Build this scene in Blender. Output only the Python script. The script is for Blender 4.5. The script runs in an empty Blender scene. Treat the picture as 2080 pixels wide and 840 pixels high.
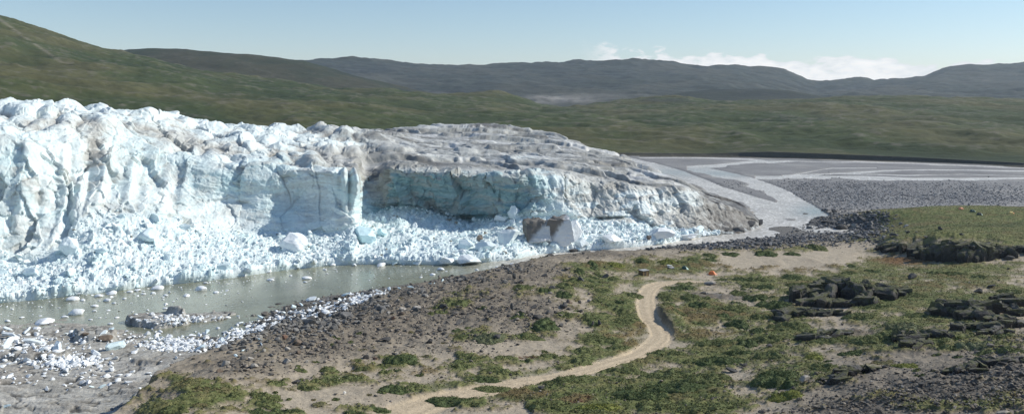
import bpy, math, time
import numpy as np
T0 = time.time()
F = np.float32
rng = np.random.default_rng(7)
SC = bpy.context.scene
COL = SC.collection
# ------------------------------------------------------------------ measures
FPX, CX, HY, ZC = 1800.0, 1040.0, 205.0, 60.0      # lens in reference pixels, centre column, horizon row, eye height above the lake (m)
SUN_AZ, SUN_EL = math.radians(78), math.radians(36)

def at(px, py, d):
    return np.array([(px - CX) / FPX * d, d, ZC - (py - HY) / FPX * d])
def dz(py, z):                                     # distance at which height z shows on row py
    return FPX * (ZC - z) / (py - HY)
def sst(a, b, x):
    t = np.clip((x - a) / (b - a), 0, 1)
    return t * t * (3 - 2 * t)
# ------------------------------------------------------------------ noise
_p = np.random.default_rng(3).permutation(1024).astype(np.int32)
PERM = np.concatenate([_p, _p, _p])
_g = np.random.default_rng(4).normal(size=(1024, 3)); _g /= np.linalg.norm(_g, axis=1)[:, None]
GRAD = _g.astype(F)
_a = np.random.default_rng(5).uniform(0, 2 * np.pi, 1024)
GRAD2 = np.stack([np.cos(_a), np.sin(_a)], 1).astype(F)
RND = np.random.default_rng(6).uniform(0, 1, (1024, 4)).astype(F)
def perlin2(x, y, s=0):
    x = np.asarray(x, F); y = np.asarray(y, F)
    xi = np.floor(x); yi = np.floor(y); fx = x - xi; fy = y - yi
    xi = (xi.astype(np.int32) + s * 37) & 1023; yi = (yi.astype(np.int32) + s * 17) & 1023
    u = fx * fx * fx * (fx * (fx * 6 - 15) + 10); v = fy * fy * fy * (fy * (fy * 6 - 15) + 10)
    def c(i, j):
        g = GRAD2[PERM[PERM[(xi + i) & 1023] + ((yi + j) & 1023)]]
        return g[..., 0] * (fx - i) + g[..., 1] * (fy - j)
    a = c(0, 0); b = c(1, 0); cc = c(0, 1); d = c(1, 1)
    return ((a + (b - a) * u) * (1 - v) + (cc + (d - cc) * u) * v) * 1.5
def fbm2(x, y, sc, oc=4, s=0, rid=False):
    t = 0; a = 1.0; n = 0
    for i in range(oc):
        w = perlin2(x / sc + 13.7 * i, y / sc - 7.3 * i, s + i)
        if rid: w = 1 - 2 * np.abs(w)
        t = t + a * w; n += a; a *= .5; sc *= .5
    return t / n
def perlin3(x, y, z, s=0):
    x = np.asarray(x, F); y = np.asarray(y, F); z = np.asarray(z, F)
    xi = np.floor(x); yi = np.floor(y); zi = np.floor(z); fx = x - xi; fy = y - yi; fz = z - zi
    xi = (xi.astype(np.int32) + s * 31) & 1023; yi = (yi.astype(np.int32) + s * 17) & 1023; zi = zi.astype(np.int32) & 1023
    f = lambda t: t * t * t * (t * (t * 6 - 15) + 10)
    u = f(fx); v = f(fy); w = f(fz)
    def c(i, j, k):
        g = GRAD[PERM[PERM[PERM[(xi + i) & 1023] + ((yi + j) & 1023)] + ((zi + k) & 1023)]]
        return g[..., 0] * (fx - i) + g[..., 1] * (fy - j) + g[..., 2] * (fz - k)
    def l(a, b, t): return a + (b - a) * t
    return l(l(l(c(0,0,0), c(1,0,0), u), l(c(0,1,0), c(1,1,0), u), v), l(l(c(0,0,1), c(1,0,1), u), l(c(0,1,1), c(1,1,1), u), v), w) * 1.5
def fbm3(x, y, z, sc, oc=4, s=0, rid=False):
    t = 0; a = 1.0; n = 0
    for i in range(oc):
        w = perlin3(x / sc + 5.1 * i, y / sc, z / sc - 3.3 * i, s + i)
        if rid: w = 1 - 2 * np.abs(w)
        t = t + a * w; n += a; a *= .5; sc *= .5
    return t / n
def worley3(x, y, z, s=0):
    """nearest and second nearest feature point and the nearest cell's random"""
    x = np.asarray(x, F); y = np.asarray(y, F); z = np.asarray(z, F)
    xi = np.floor(x).astype(np.int32); yi = np.floor(y).astype(np.int32); zi = np.floor(z).astype(np.int32)
    f1 = np.full(x.shape, 9, F); f2 = f1.copy(); idn = np.zeros(x.shape, np.int32); dl = np.zeros(x.shape + (3,), F)
    for i in (-1, 0, 1):
        for j in (-1, 0, 1):
            for k in (-1, 0, 1):
                h = PERM[PERM[PERM[(xi + i + s * 31) & 1023] + ((yi + j) & 1023)] + ((zi + k) & 1023)]
                r = RND[h]
                v_ = np.stack([x - xi - i - r[..., 0], y - yi - j - r[..., 1], z - zi - k - r[..., 2]], -1); d = (v_ ** 2).sum(-1)
                m = d < f1
                f2 = np.where(m, f1, np.minimum(f2, d)); f1 = np.where(m, d, f1); idn = np.where(m, h, idn); dl = np.where(m[..., None], v_, dl)
    return np.sqrt(f1), np.sqrt(f2), RND[idn], dl
def facets(x, y, z, size, s, tilt=1.0):
    """broken faces: every cell is a plane with its own height and tilt (in units of the cell size)"""
    f1, f2, r, dl = worley3(x / size, y / size, z / size, s)
    t = (np.roll(r, 1, -1)[..., :3] - .5) * 2; return ((r[..., 0] - .5) + tilt * (t * dl).sum(-1)), f2 - f1, r
# ------------------------------------------------------------------ meshes
def mesh(name, V, Fc, mat=None, smooth=False, col=None, extra=None):
    """V (n,3); Fc (m,k) or list of such arrays; col (n,3) goes to the colour attribute 'tint'"""
    Fs = Fc if isinstance(Fc, list) else [Fc]
    me = bpy.data.meshes.new(name)
    me.vertices.add(len(V)); me.vertices.foreach_set('co', np.ascontiguousarray(V, F).ravel())
    li = np.concatenate([f.ravel() for f in Fs]).astype(np.int32)
    n = np.concatenate([np.full(len(f), f.shape[1], np.int32) for f in Fs])
    st = np.concatenate([[0], np.cumsum(n)[:-1]]).astype(np.int32)
    me.loops.add(len(li)); me.loops.foreach_set('vertex_index', li)
    me.polygons.add(len(n)); me.polygons.foreach_set('loop_start', st)
    me.polygons.foreach_set('use_smooth', np.full(len(n), smooth, bool))
    if col is not None:
        a = me.color_attributes.new('tint', 'FLOAT_COLOR', 'POINT')
        c = np.ones((len(V), 4), F); c[:, :3] = col; a.data.foreach_set('color', c.ravel())
    if extra:
        for k, v in extra.items():
            a = me.attributes.new(k, 'FLOAT', 'POINT'); a.data.foreach_set('value', np.ascontiguousarray(v, F))
    me.update(calc_edges=True)
    if mat: me.materials.append(mat)
    return me
def obj(name, me, parent=None, loc=None):
    o = bpy.data.objects.new(name, me); COL.objects.link(o)
    if parent: o.parent = parent
    if loc is not None: o.location = loc
    return o
def tag(o, label, cat, group=None, kind=None):
    if label: o['label'] = label
    if cat: o['category'] = cat
    if group: o['group'] = group
    if kind: o['kind'] = kind
    return o
def empty(name, loc, rz=0):
    o = bpy.data.objects.new(name, None); COL.objects.link(o); o.location = loc; o.rotation_euler[2] = rz
    o.empty_display_size = .3
    return o
def gridfaces(nr, nc):
    i = np.arange(nr * nc).reshape(nr, nc)
    return np.stack([i[:-1, :-1], i[:-1, 1:], i[1:, 1:], i[1:, :-1]], -1).reshape(-1, 4)
# ------------------------------------------------------------------ materials
def newmat(name):
    m = bpy.data.materials.new(name); m.use_nodes = True
    nt = m.node_tree; b = nt.nodes['Principled BSDF']
    return m, nt, b
def nd(nt, t, **kw):
    n = nt.nodes.new(t)
    for k, v in kw.items():
        if k in n.inputs.keys(): n.inputs[k].default_value = v
        else: setattr(n, k, v)
    return n
def surf(name, base=None, tint=True, rough=.9, spec=.2, nscale=(1.5,), namp=.25, bump=.3, bscale=3.0, bdist=.1, warm=None):
    """base colour (constant or the 'tint' attribute) varied by noise in object space, with noise bump"""
    m, nt, b = newmat(name); L = nt.links.new
    tc = nd(nt, 'ShaderNodeNewGeometry')
    if tint:
        c = nd(nt, 'ShaderNodeAttribute', attribute_name='tint').outputs['Color']
        if base is not None:
            mx = nd(nt, 'ShaderNodeMix', data_type='RGBA', blend_type='MULTIPLY'); mx.inputs[0].default_value = 1
            mx.inputs[7].default_value = (*base, 1); L(c, mx.inputs[6]); c = mx.outputs[2]
    else:
        r = nd(nt, 'ShaderNodeRGB'); r.outputs[0].default_value = (*base, 1); c = r.outputs[0]
    for s in nscale:
        n = nd(nt, 'ShaderNodeTexNoise', Scale=s, Detail=6.0, Roughness=.65); L(tc.outputs['Position'], n.inputs['Vector'])
        mr = nd(nt, 'ShaderNodeMapRange'); mr.inputs[1].default_value = .3; mr.inputs[2].default_value = .7
        mr.inputs[3].default_value = 1 - namp; mr.inputs[4].default_value = 1 + namp; L(n.outputs[0], mr.inputs[0])
        mx = nd(nt, 'ShaderNodeMix', data_type='RGBA', blend_type='MULTIPLY'); mx.inputs[0].default_value = 1
        L(c, mx.inputs[6]); L(mr.outputs[0], mx.inputs[7]); c = mx.outputs[2]
    L(c, b.inputs['Base Color'])
    b.inputs['Roughness'].default_value = rough; b.inputs['Specular IOR Level'].default_value = spec
    if bump:
        n = nd(nt, 'ShaderNodeTexNoise', Scale=bscale, Detail=7.0, Roughness=.65); L(tc.outputs['Position'], n.inputs['Vector'])
        bp = nd(nt, 'ShaderNodeBump', Strength=bump, Distance=bdist); L(n.outputs[0], bp.inputs['Height']); L(bp.outputs[0], b.inputs['Normal'])
    return m
M = {}
M['ground'] = surf('ground', nscale=(1.3, 5.0), namp=.22, bump=.7, bscale=2.2, bdist=.25)
M['hills'] = surf('hills', nscale=(.02, .09), namp=.12, bump=.5, bscale=.05, bdist=6.0)
M['ice'] = surf('ice', rough=.55, spec=.35, nscale=(.9,), namp=.07, bump=.6, bscale=1.1, bdist=.35)
M['iceblock'] = surf('iceblock', rough=.5, spec=.35, nscale=(1.2,), namp=.06, bump=.45, bscale=2.0, bdist=.2)
M['rock'] = surf('rock', nscale=(1.2, 6.0), namp=.25, bump=.8, bscale=3.0, bdist=.15)
M['outcrop'] = surf('outcrop', nscale=(.6, 3.0), namp=.3, bump=1.0, bscale=1.6, bdist=.35)
M['shrub'] = surf('shrub', rough=.8, spec=.15, nscale=(.9, 4.0), namp=.25, bump=0)
# ------------------------------------------------------------------ camera, sun, sky
cam = bpy.data.cameras.new('camera'); co = bpy.data.objects.new('camera', cam); COL.objects.link(co); SC.camera = co
co.location = (0, 0, ZC); co.rotation_euler = (math.pi / 2, 0, 0)
cam.sensor_width = 36; cam.sensor_fit = 'HORIZONTAL'; cam.lens = 36 * FPX / 2080; cam.shift_y = (HY - 420) / 2080
cam.clip_start = .5; cam.clip_end = 60000
sl = bpy.data.lights.new('sun', 'SUN'); so = bpy.data.objects.new('sun', sl); COL.objects.link(so)
sl.energy = 4.7; sl.angle = math.radians(.53); sl.color = (1, .95, .85)
so.rotation_euler = (math.pi / 2 - SUN_EL, 0, -SUN_AZ + math.pi)   # refined below
from mathutils import Vector
sd = Vector((math.sin(SUN_AZ) * math.cos(SUN_EL), math.cos(SUN_AZ) * math.cos(SUN_EL), math.sin(SUN_EL)))
so.rotation_mode = 'QUATERNION'; so.rotation_quaternion = (-sd).to_track_quat('-Z', 'Y'); so.location = (0, 0, 500)
W = bpy.data.worlds.new('World'); SC.world = W; W.use_nodes = True
wt = W.node_tree; wl = wt.links.new; bg = wt.nodes['Background']
sky = nd(wt, 'ShaderNodeTexSky', sky_type='NISHITA', sun_disc=False, sun_elevation=SUN_EL, sun_rotation=SUN_AZ, altitude=100, air_density=1.0, dust_density=.15, ozone_density=2.0)
tc = nd(wt, 'ShaderNodeTexCoord')
# distant cumulus bank low above the hills (fixed directions on the sky)
mp = nd(wt, 'ShaderNodeMapping'); mp.inputs['Scale'].default_value = (1, 1, 2.6); wl(tc.outputs['Generated'], mp.inputs['Vector'])
n1 = nd(wt, 'ShaderNodeTexNoise', Scale=46.0, Detail=8.0, Roughness=.52); wl(mp.outputs[0], n1.inputs['Vector'])
n2 = nd(wt, 'ShaderNodeTexNoise', Scale=14.0, Detail=3.0); wl(mp.outputs[0], n2.inputs['Vector'])
sx = nd(wt, 'ShaderNodeSeparateXYZ'); wl(tc.outputs['Generated'], sx.inputs[0])
def mth(op, a, b=None, c=None):
    n = nd(wt, 'ShaderNodeMath', operation=op)
    for i, v in enumerate((a, b, c)):
        if v is None: continue
        if isinstance(v, (int, float)): n.inputs[i].default_value = v
        else: wl(v, n.inputs[i])
    return n.outputs[0]
def mrange(v, a, b, c, d):
    n = nd(wt, 'ShaderNodeMapRange', interpolation_type='SMOOTHSTEP'); wl(v, n.inputs[0])
    for i, q in enumerate((a, b, c, d)): n.inputs[i + 1].default_value = q
    return n.outputs[0]
tz = mth('DIVIDE', sx.outputs[2], sx.outputs[1])           # tangent of height, for the forward half
tx = mth('DIVIDE', sx.outputs[0], sx.outputs[1])
# cloud top falls from left to right, ends left of the far range's middle
top = mth('MULTIPLY_ADD', tx, -.048, .0695)
hgt = mth('DIVIDE', tz, top)
dens = mth('ADD', mth('MULTIPLY', n1.outputs[0], .5), mth('MULTIPLY', n2.outputs[0], .5))
thr = mth('MULTIPLY_ADD', mth('POWER', hgt, 4.0), .22, .315)
cl = mth('SUBTRACT', dens, thr)
a = mrange(cl, 0, .06, 0, 1)
a = mth('MULTIPLY', a, mrange(tx, .075, .125, 0, 1)); a = mth('MULTIPLY', a, mrange(tx, .53, .66, 1, 0))
a = mth('MULTIPLY', a, mrange(sx.outputs[1], .05, .2, 0, 1)); a = mth('MULTIPLY', a, mrange(tz, .0, .01, 0, 1))
cr = mrange(cl, .02, .2, 0, 1)
cm = nd(wt, 'ShaderNodeMix', data_type='RGBA'); wl(cr, cm.inputs[0]); cm.inputs[6].default_value = (7.6, 7.9, 8.1, 1); cm.inputs[7].default_value = (9.6, 9.5, 9.4, 1)
mx = nd(wt, 'ShaderNodeMix', data_type='RGBA'); wl(mth('MULTIPLY', a, .95), mx.inputs[0])
sm = nd(wt, 'ShaderNodeMix', data_type='RGBA', blend_type='MULTIPLY'); sm.inputs[0].default_value = 1; wl(sky.outputs[0], sm.inputs[6]); hm = nd(wt, 'ShaderNodeMix', data_type='RGBA'); wl(mrange(sx.outputs[2], .0, .11, 0, 1), hm.inputs[0]); hm.inputs[6].default_value = (.97, .98, 1.14, 1); hm.inputs[7].default_value = (.96, 1.0, 1.06, 1); wl(hm.outputs[2], sm.inputs[7]); wl(sm.outputs[2], mx.inputs[6]); wl(cm.outputs[2], mx.inputs[7])
wl(mx.outputs[2], bg.inputs[0]); bg.inputs[1].default_value = .115
SC.view_settings.view_transform = 'Standard'; SC.view_settings.look = 'None'; SC.view_settings.exposure = 0; SC.view_settings.gamma = 1
# willow cushions: reference column, row, half width, half height, look
S_ = '''358 778 22 12 o|407 789 18 11 o|451 791 24 9 o|479 800 11 8 g|466 822 20 9 o|352 832 30 12 g|408 819 20 9 o|566 777 17 8 g|542 803 30 11 g|548 817 25 9 g|530 834 25 9 d|586 836 26 8 d
613 751 12 7 g|666 749 20 8 g|737 748 18 6 g|722 752 12 5 o|675 770 24 6 g|717 764 22 7 g|625 786 22 6 g|666 781 14 5 o|814 729 34 12 d|780 740 16 5 g|782 754 12 8 g|863 721 16 5 o|803 788 29 13 d|838 783 18 7 g|775 832 20 9 d|728 836 24 8 d|918 813 48 14 d|644 822 14 5 o
994 686 30 13 l|935 684 11 7 g|940 720 12 5 g|965 724 17 6 g|1025 724 18 6 g|1115 722 20 7 g|1070 724 24 5 h|1068 732 12 5 g|935 741 20 8 g|1013 752 36 8 g|987 767 32 6 d|1006 789 42 8 g|967 819 14 6 g|1060 802 45 7 o|1148 771 50 11 g|1107 820 40 13 g|1170 813 26 8 h|1195 833 40 9 g
1073 679 28 9 g|1110 658 24 14 d|1180 728 20 9 g|1185 711 16 8 g|1205 689 22 6 g|1145 746 16 4 o|1061 582 19 6 g|1065 595 14 5 o|930 613 21 9 g|908 610 10 5 g|895 633 14 6 g|895 618 8 4 g|947 587 6 6 o|925 594 10 4 g|1106 589 14 6 d|1149 582 18 9 g|1147 599 16 8 d|1165 568 20 5 g
1178 550 10 8 d|1204 534 9 8 d|1207 543 8 5 d|1050 641 14 6 g|1150 641 16 8 g|1202 645 18 9 g|1252 537 16 7 m|1303 528 12 6 d|1356 531 18 7 m|1387 532 12 4 g|1442 517 12 5 g|1485 515 16 6 d|1440 526 14 4 d|1408 526 10 4 g|1218 559 7 4 d|1197 561 8 3 d|1245 565 10 4 g|1227 572 12 4 o|1225 588 14 6 g|1200 580 10 5 g
1213 611 12 8 g|1228 619 10 5 o|1290 598 16 7 g|1262 612 10 7 d|1262 628 16 7 g|1272 640 18 7 g|1268 650 22 7 g|1266 666 18 6 o|1215 684 22 7 g|1206 656 10 6 d|1347 598 13 6 g|1356 605 12 6 g|1360 617 12 4 g|1387 583 22 6 d|1401 602 18 8 g|1420 618 20 8 d|1382 634 16 5 g|1425 655 16 5 g|1490 625 22 8 g|1468 639 13 6 d|1499 657 20 12 d
1500 595 16 7 g|1470 566 18 4 g|1505 568 18 5 d|1235 689 28 7 g|1248 704 16 6 g|1334 714 18 7 g|1377 717 22 7 g|1452 695 38 9 g|1400 681 20 5 o|1456 729 50 12 d|1495 717 25 9 d|1278 751 32 9 g|1230 753 16 5 g|1260 771 22 7 g|1360 759 48 11 g|1435 769 52 13 g|1370 786 60 13 d|1300 801 60 13 d|1220 826 45 11 m|1330 821 40 13 g
1290 786 36 8 g|1433 823 50 13 g|1445 791 12 5 o|1505 818 14 5 o|1194 804 12 4 h|1393 734 10 4 g|1532 605 21 11 d|1573 619 28 12 d|1544 642 22 8 g|1538 669 14 10 d|1554 582 16 7 d|1611 593 13 7 d|1635 594 10 7 d|1523 578 14 6 g|1608 562 18 7 d|1540 567 20 6 g|1625 576 30 5 g|1680 579 30 7 g|1660 586 18 5 d|1657 502 18 9 g|1612 515 16 5 d|1555 513 22 8 d
1727 553 14 5 g|1730 538 8 5 d|1705 561 10 4 g|1668 557 12 3 o|1772 550 14 4 d|1745 641 26 11 g|1600 662 40 11 g|1518 694 18 12 d|1560 686 30 12 g|1640 680 30 9 g|1561 719 30 12 g|1572 764 46 19 d|1600 778 22 11 d|1594 804 33 11 m|1655 722 17 8 m|1671 746 27 10 g|1680 689 34 7 g|1726 718 20 9 d|1757 691 26 11 g|1690 766 30 9 g|1740 751 20 7 g
1834 662 34 13 l|1800 681 22 11 g|1962 658 20 7 g|1925 705 20 9 g|1977 700 30 11 l|2002 713 20 8 g|2055 709 24 10 g|2035 679 24 7 g|1950 684 14 5 m|1905 691 24 6 g|1900 553 12 7 g|1935 554 20 7 g|1858 546 10 4 g|1990 561 12 5 g|1780 620 26 7 g|1850 600 30 7 g|1920 615 24 6 g|1870 640 28 7 g|1905 650 20 6 o|2050 590 22 6 g|1790 735 30 8 o|1840 740 26 7 m|1620 640 20 7 g'''.replace('\n', '|').split('|')
# ================================================================== GROUND: moraine, shelf, shore, gravel plain, lake and river beds
CTL = [  # reference column, row, height above the lake
 (270,840,13),(330,800,13.5),(400,757,13),(480,724,12),(560,694,11),(640,667,10),(700,652,9),(760,628,8.5),(830,603,8),(900,583,8),(1000,553,8),(1080,530,8),
 (1150,515,7),(1220,510,6.2),(1300,508,5.5),(1400,501,4.8),(1500,493,4),(1600,489,3.5),(1700,489,3.5),
 (350,840,14.5),(500,800,13.5),(600,760,12),(700,720,11),(800,690,10),(900,640,9.5),(1000,600,9),(1040,632,10.3),(1100,600,9),(1150,570,8),(960,660,9.6),(880,690,10),
 (700,800,12),(850,770,11),(950,740,10.5),(1000,700,10.3),(1090,655,10.2),(1080,700,10),
 (1400,570,6),(1320,582,6.3),(1318,620,7.4),(1330,650,8.1),(1355,680,8.5),(1310,720,9.3),(1200,745,10),(1080,770,10.5),(950,795,11),(850,825,11.5),(750,860,12.3),
 (1300,555,6),(1445,555,6),(1500,560,6),(1600,545,5.5),(1700,520,5.5),(1250,620,8),(1200,680,9.5),(1450,640,8),(1500,600,7.5),(1600,650,9.5),(1550,700,10.5),
 (1450,740,10.5),(1300,790,11.7),(1150,820,12.2),(1100,860,13),(1400,840,13.2),(1550,800,14),(1650,780,15.5),
 (1700,720,13.6),(1800,740,16.3),(1900,760,19),(2000,800,23),(2080,840,27),(2080,700,17.5),(1950,680,15.5),(1850,680,14),(1750,830,19),(1900,840,23),(2000,640,13),(1850,620,11.2),
 (1720,650,11.2),(2060,580,10.3),(1800,570,8.3),(1950,560,8),(1850,527,4.8),(1790,522,4),(1950,534,6),(2080,540,6.8),(2200,600,12),(2250,760,24),
 (2080,488,10),(1960,489,9.6),(1880,490,9),(1800,485,6.5),(1772,470,5),(1765,440,5.3),(1800,426,6.6),(1900,420,7.6),(2000,418.5,8),(2080,421,8.2),(2080,450,9),(1950,455,8.4),(2250,430,9),(2250,480,11),
 (-100,840,5),(0,840,4),(150,840,4.4),(90,780,2.8),(0,730,1.8),(200,730,1.7),(300,745,2.1),(380,735,2.1),(0,672,.5),(150,664,.35),(270,692,.4),(400,702,.5),(480,694,.5),(-100,680,.6),
 (200,842,4.3),(250,822,4.2),(300,787,3.8),(345,766,3.2),(400,746,2.6),(460,716,1.8),(560,632,.1),(640,606,.05),(720,593,.05),(820,578,.05),(900,567,.05),(1000,550,.05),(-100,640,-1.2),(0,645,-1),(150,645,-1),(280,665,-.6),(400,672,-.7),(460,665,-.8),
 (1100,530,-.3),(1220,512,-.3),(1330,504,.1),(1430,491,.1),(1530,480,.1),(1600,463,.2),(1672,440,.4),(1700,455,1.0),(1760,455,2.2),(1700,475,1.8),(1640,480,1.2),(1740,487,3.4)]
W3 = [at(a, b, dz(b, z)) for a, b, z in CTL]
for x, y, z in [(0,30,44),(-60,40,34),(60,40,48),(0,70,33),(-40,80,24),(60,75,35),(-66,132,5),(-70,120,5.2),(-68,143,4.6),(-76,108,6),(-95,108,6),(-150,90,6),(140,60,46),(200,150,22),(260,250,14),(-160,140,5),(-260,200,1),
                (-200,260,-2),(-120,280,-2.2),(-60,300,-2),(-20,330,-2.4),(40,350,-2),(-300,320,-2),(-100,420,-2),(0,450,-2),(90,450,-1),(60,400,-1.5),(150,470,.7),(220,480,.7),(330,490,.7),
                (420,460,1),(0,520,.6),(100,520,.6),(200,520,.6),(300,520,.6),(420,520,.6),(-200,520,-1),(350,350,12)]:
    W3.append(np.array([x, y, z]))
W3 = np.array(W3)
def tps_fit(P, z, lam=2e-4):
    n = len(P); r2 = ((P[:, None] - P[None]) ** 2).sum(-1)
    K = .5 * r2 * np.log(r2 + 1e-12) + lam * np.eye(n); Q = np.c_[np.ones(n), P]
    return np.linalg.solve(np.block([[K, Q], [Q.T, np.zeros((3, 3))]]), np.r_[z, 0, 0, 0])
TP = W3[:, :2] / 100; TW = tps_fit(TP, W3[:, 2])
def tps(x, y):
    x = np.asarray(x, float) / 100; y = np.asarray(y, float) / 100
    o = TW[-3] + TW[-2] * x + TW[-1] * y
    for (a, b), w in zip(TP, TW[:-3]):
        r2 = (x - a) ** 2 + (y - b) ** 2
        o += w * .5 * r2 * np.log(r2 + 1e-12)
    return o
# ---- the fan-shaped grid (rows by distance, columns by bearing)
GPX = np.arange(-420, 2480, 2.2); GD = np.exp(np.arange(math.log(32), math.log(990), .0027))
NC, NR = len(GPX), len(GD)
gx = ((GPX - CX) / FPX)[None, :] * GD[:, None]; gy = np.repeat(GD[:, None], NC, 1)
def coarse(fn, step=5):                             # evaluate a smooth field on every 5th node and interpolate
    ii = np.r_[np.arange(0, NR - 1, step), NR - 1]; jj = np.r_[np.arange(0, NC - 1, step), NC - 1]
    v = fn(gx[np.ix_(ii, jj)], gy[np.ix_(ii, jj)])
    t = np.stack([np.interp(np.arange(NR), ii, v[:, k]) for k in range(v.shape[1])], 1)
    return np.stack([np.interp(np.arange(NC), jj, t[k]) for k in range(NR)], 0)
gz = coarse(tps)
gz = gz + (.6 - gz) * sst(465, 520, gy)
nz_ = gz + 2.2 * fbm2(gx, gy, 22, 4, 15) + 1.4 * fbm2(gx, gy, 7, 3, 16); rz_ = 4.4 + 7.6 * sst(.36, .62, (nz_ - 4) / 8); gz = gz + (rz_ - gz) * .9 * ((gz > 4) & (gz < 12)) * sst(720, 560, np.repeat(GPX[None], NR, 0)) * (gy > 100)
# reference row/column of a spot of bare level ground, used to lay out the plan of the place
gp = np.repeat(GPX[None], NR, 0)
gr = HY + (ZC - gz) / gy * FPX
gr0 = HY + ZC / gy * FPX
fine1 = fbm2(gx, gy, 14, 4, 11); fine2 = fbm2(gx, gy, 4.5, 4, 21); fine3 = fbm2(gx, gy, 1.4, 3, 31)
def blobs(L, p=None, r=None):
    p = gp if p is None else p; r = gr if r is None else r
    o = np.zeros(p.shape, F)
    for b in L:
        u = ((p - b[0]) / b[2]) ** 2 + ((r - b[1]) / b[3]) ** 2
        o += np.where(u < 9, b[4] * np.exp(-u), 0)
    return o
# ---- braided river on the gravel plain: centre line (column,row,half thickness in rows)
RIV = [[(1250,318,3),(1300,331,7),(1360,348,10),(1420,370,11),(1480,395,13),(1540,420,18),(1600,437,22)],
 [(1400,343,5),(1450,350,7),(1500,361,8),(1550,379,12),(1600,404,17),(1640,424,16),(1660,431,10),(1684,438,2)],
 [(1660,432,8),(1640,436,13),(1600,440,25),(1560,452,24),(1480,476,15),(1400,491,9),(1330,499,8),(1200,512,9)],
 [(1535,360,3),(1650,360,3),(1750,361,4),(1850,364,3.5),(1950,364,3),(2080,362,2.6),(2480,358,3)],
 [(1590,358,2.6),(1700,353,2),(1800,347,2),(1900,345,1.5),(2080,347,1.2),(2480,350,1)],
 [(1395,343,6),(1450,338,4),(1520,330,3.5),(1600,328,2.2),(1700,330,1.3),(1760,329,1.5),(1900,335,1.3),(2080,342,1.2),(2480,356,1)],
 [(1300,321,1),(1400,320,1.6),(1470,322,1.6),(1530,324,2),(1560,328,2)], [(1300,318,.5),(1500,319.5,.7),(1700,325,.8),(1900,333,.8),(2080,341,1)],
 [(1700,353,1.2),(1850,356,1.2),(1960,354,.8),(2080,357,.8)], [(1600,357,1),(1690,342,1),(1780,341,.8)]]
riv = np.full(gx.shape, -9.0, F)
wob = fbm2(gx, gy, 40, 4, 41)
for L in RIV:
    L = np.array(L, float); c = np.interp(gp, L[:, 0][np.argsort(L[:, 0])], L[np.argsort(L[:, 0]), 1]); h = np.interp(gp, L[np.argsort(L[:, 0]), 0], L[np.argsort(L[:, 0]), 2])
    ins = (gp > L[:, 0].min()) & (gp < L[:, 0].max())
    s = (h * (1 + .6 * wob) - np.abs(gr0 - c - wob * h * .8)) / np.maximum(h, 2.0)
    riv = np.where(ins, np.maximum(riv, s), riv)
rivm = sst(-.25, .35, riv)
plainw = sst(468, 500, gy) * sst(1250, 1300, gp)
gz = gz + np.where(gy > 470, .45 * (fbm2(gx, gy, 45, 3, 43)) * plainw, 0)
gz = np.where(gz < 2.2, gz * (1 - rivm) + (-.7) * rivm, gz)
# ---- relief
rocky = np.clip(blobs([(780,650,200,60,1),(950,600,140,45,1),(1080,550,120,30,.9),(1230,515,120,10,1),(1400,500,130,7,1),(1090,640,80,40,.8),(640,700,110,35,.9),(450,740,120,25,.7),(1560,492,120,9,.8),
   (1900,790,200,45,1),(2050,760,100,60,.8),(1720,830,100,20,.9),(1990,700,110,25,.35),(520,745,70,20,.4),(330,800,60,30,.7),(1720,690,80,40,.35),(1850,720,120,25,.4)]), 0, 1)
SH_POS = [tuple(float(v) for v in t.split()[:4]) for t in S_]
veg0 = -.30 + .36 * np.clip(blobs([(a_, b_, w_ * 1.45 + 2, h_ * 1.4 + 1, 1) for a_, b_, w_, h_ in SH_POS]), 0, 1) + blobs([(1930,600,190,55,.62),(1900,455,190,40,1.3),(2090,460,120,45,1.0),(1380,545,140,16,.55),(1250,540,70,14,.35),(1245,620,75,60,.42),(1440,645,95,45,.42),(1350,790,190,50,.55),(1150,820,100,25,.4),(1440,715,90,25,.35),
   (300,825,50,28,.5),(380,775,50,12,.3),(880,750,110,22,.36),(1080,730,110,12,.2),(1210,715,70,22,.3),(1690,580,110,22,.6),(1640,690,70,40,.2),(1800,690,130,30,.42),(2000,700,100,25,.3),(680,770,100,25,.25),(400,810,100,25,.35),(1500,830,90,15,.2),(2000,545,110,14,.35),(1790,540,50,22,.5),(1880,820,180,30,.52),(2040,790,70,40,.35),
   (1120,575,60,25,.16),(1840,528,60,8,.3),(1000,600,110,35,.32),(860,610,70,22,.3),(1090,650,60,25,.3),(960,690,60,15,.25),(1150,545,70,14,.25),(700,735,60,14,.2),(1580,505,120,9,.4)]) - .30 * rocky
veg0 -= blobs([(1600,525,120,14,.5),(1695,512,36,14,.7),(1020,712,110,16,.35),(720,800,110,14,.4),(1380,745,50,8,.25),(1500,770,60,22,.3),(780,800,40,20,.3),(1180,690,30,20,.2)])
moraine = sst(-.5, .4, gz - 2.6 + fine1) * (gy < 470)
shelf = (1 - sst(5.6, 7.4, gz + fine1 * .5)) * (gp < 640) * sst(600, 660, gr)       # glacier-scoured bedrock at the near shore
strat = fbm2(gx * .35 + gy * .12, gy * 1.0, 3.2, 4, 51, True)
vegn = veg0 * 1.1 + fine1 * .62 + fine2 * .62 + fine3 * .42 + .03
veg = sst(-.06, .24, vegn) * moraine * (1 - shelf)
gz += moraine * (1 - shelf) * (fine1 * .55 + fine2 * .28 + fine3 * .10) + moraine * .35 * veg * (.6 + fine3)
gz += moraine * rocky * (fine2 * .5 + fine3 * .28)
cr = fbm2(gx + 3 * fine1, gy, 9, 4, 61); crk = np.exp(-(cr / .045) ** 2)
cr2 = fbm2(gx * .4 + gy * .3, gy - gx * .1, 6, 3, 63)
gz += shelf * (np.round(cr2 * 5 + fine1 * 2) * .16 + strat * .22 + fine3 * .12 - crk * .35)
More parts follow.
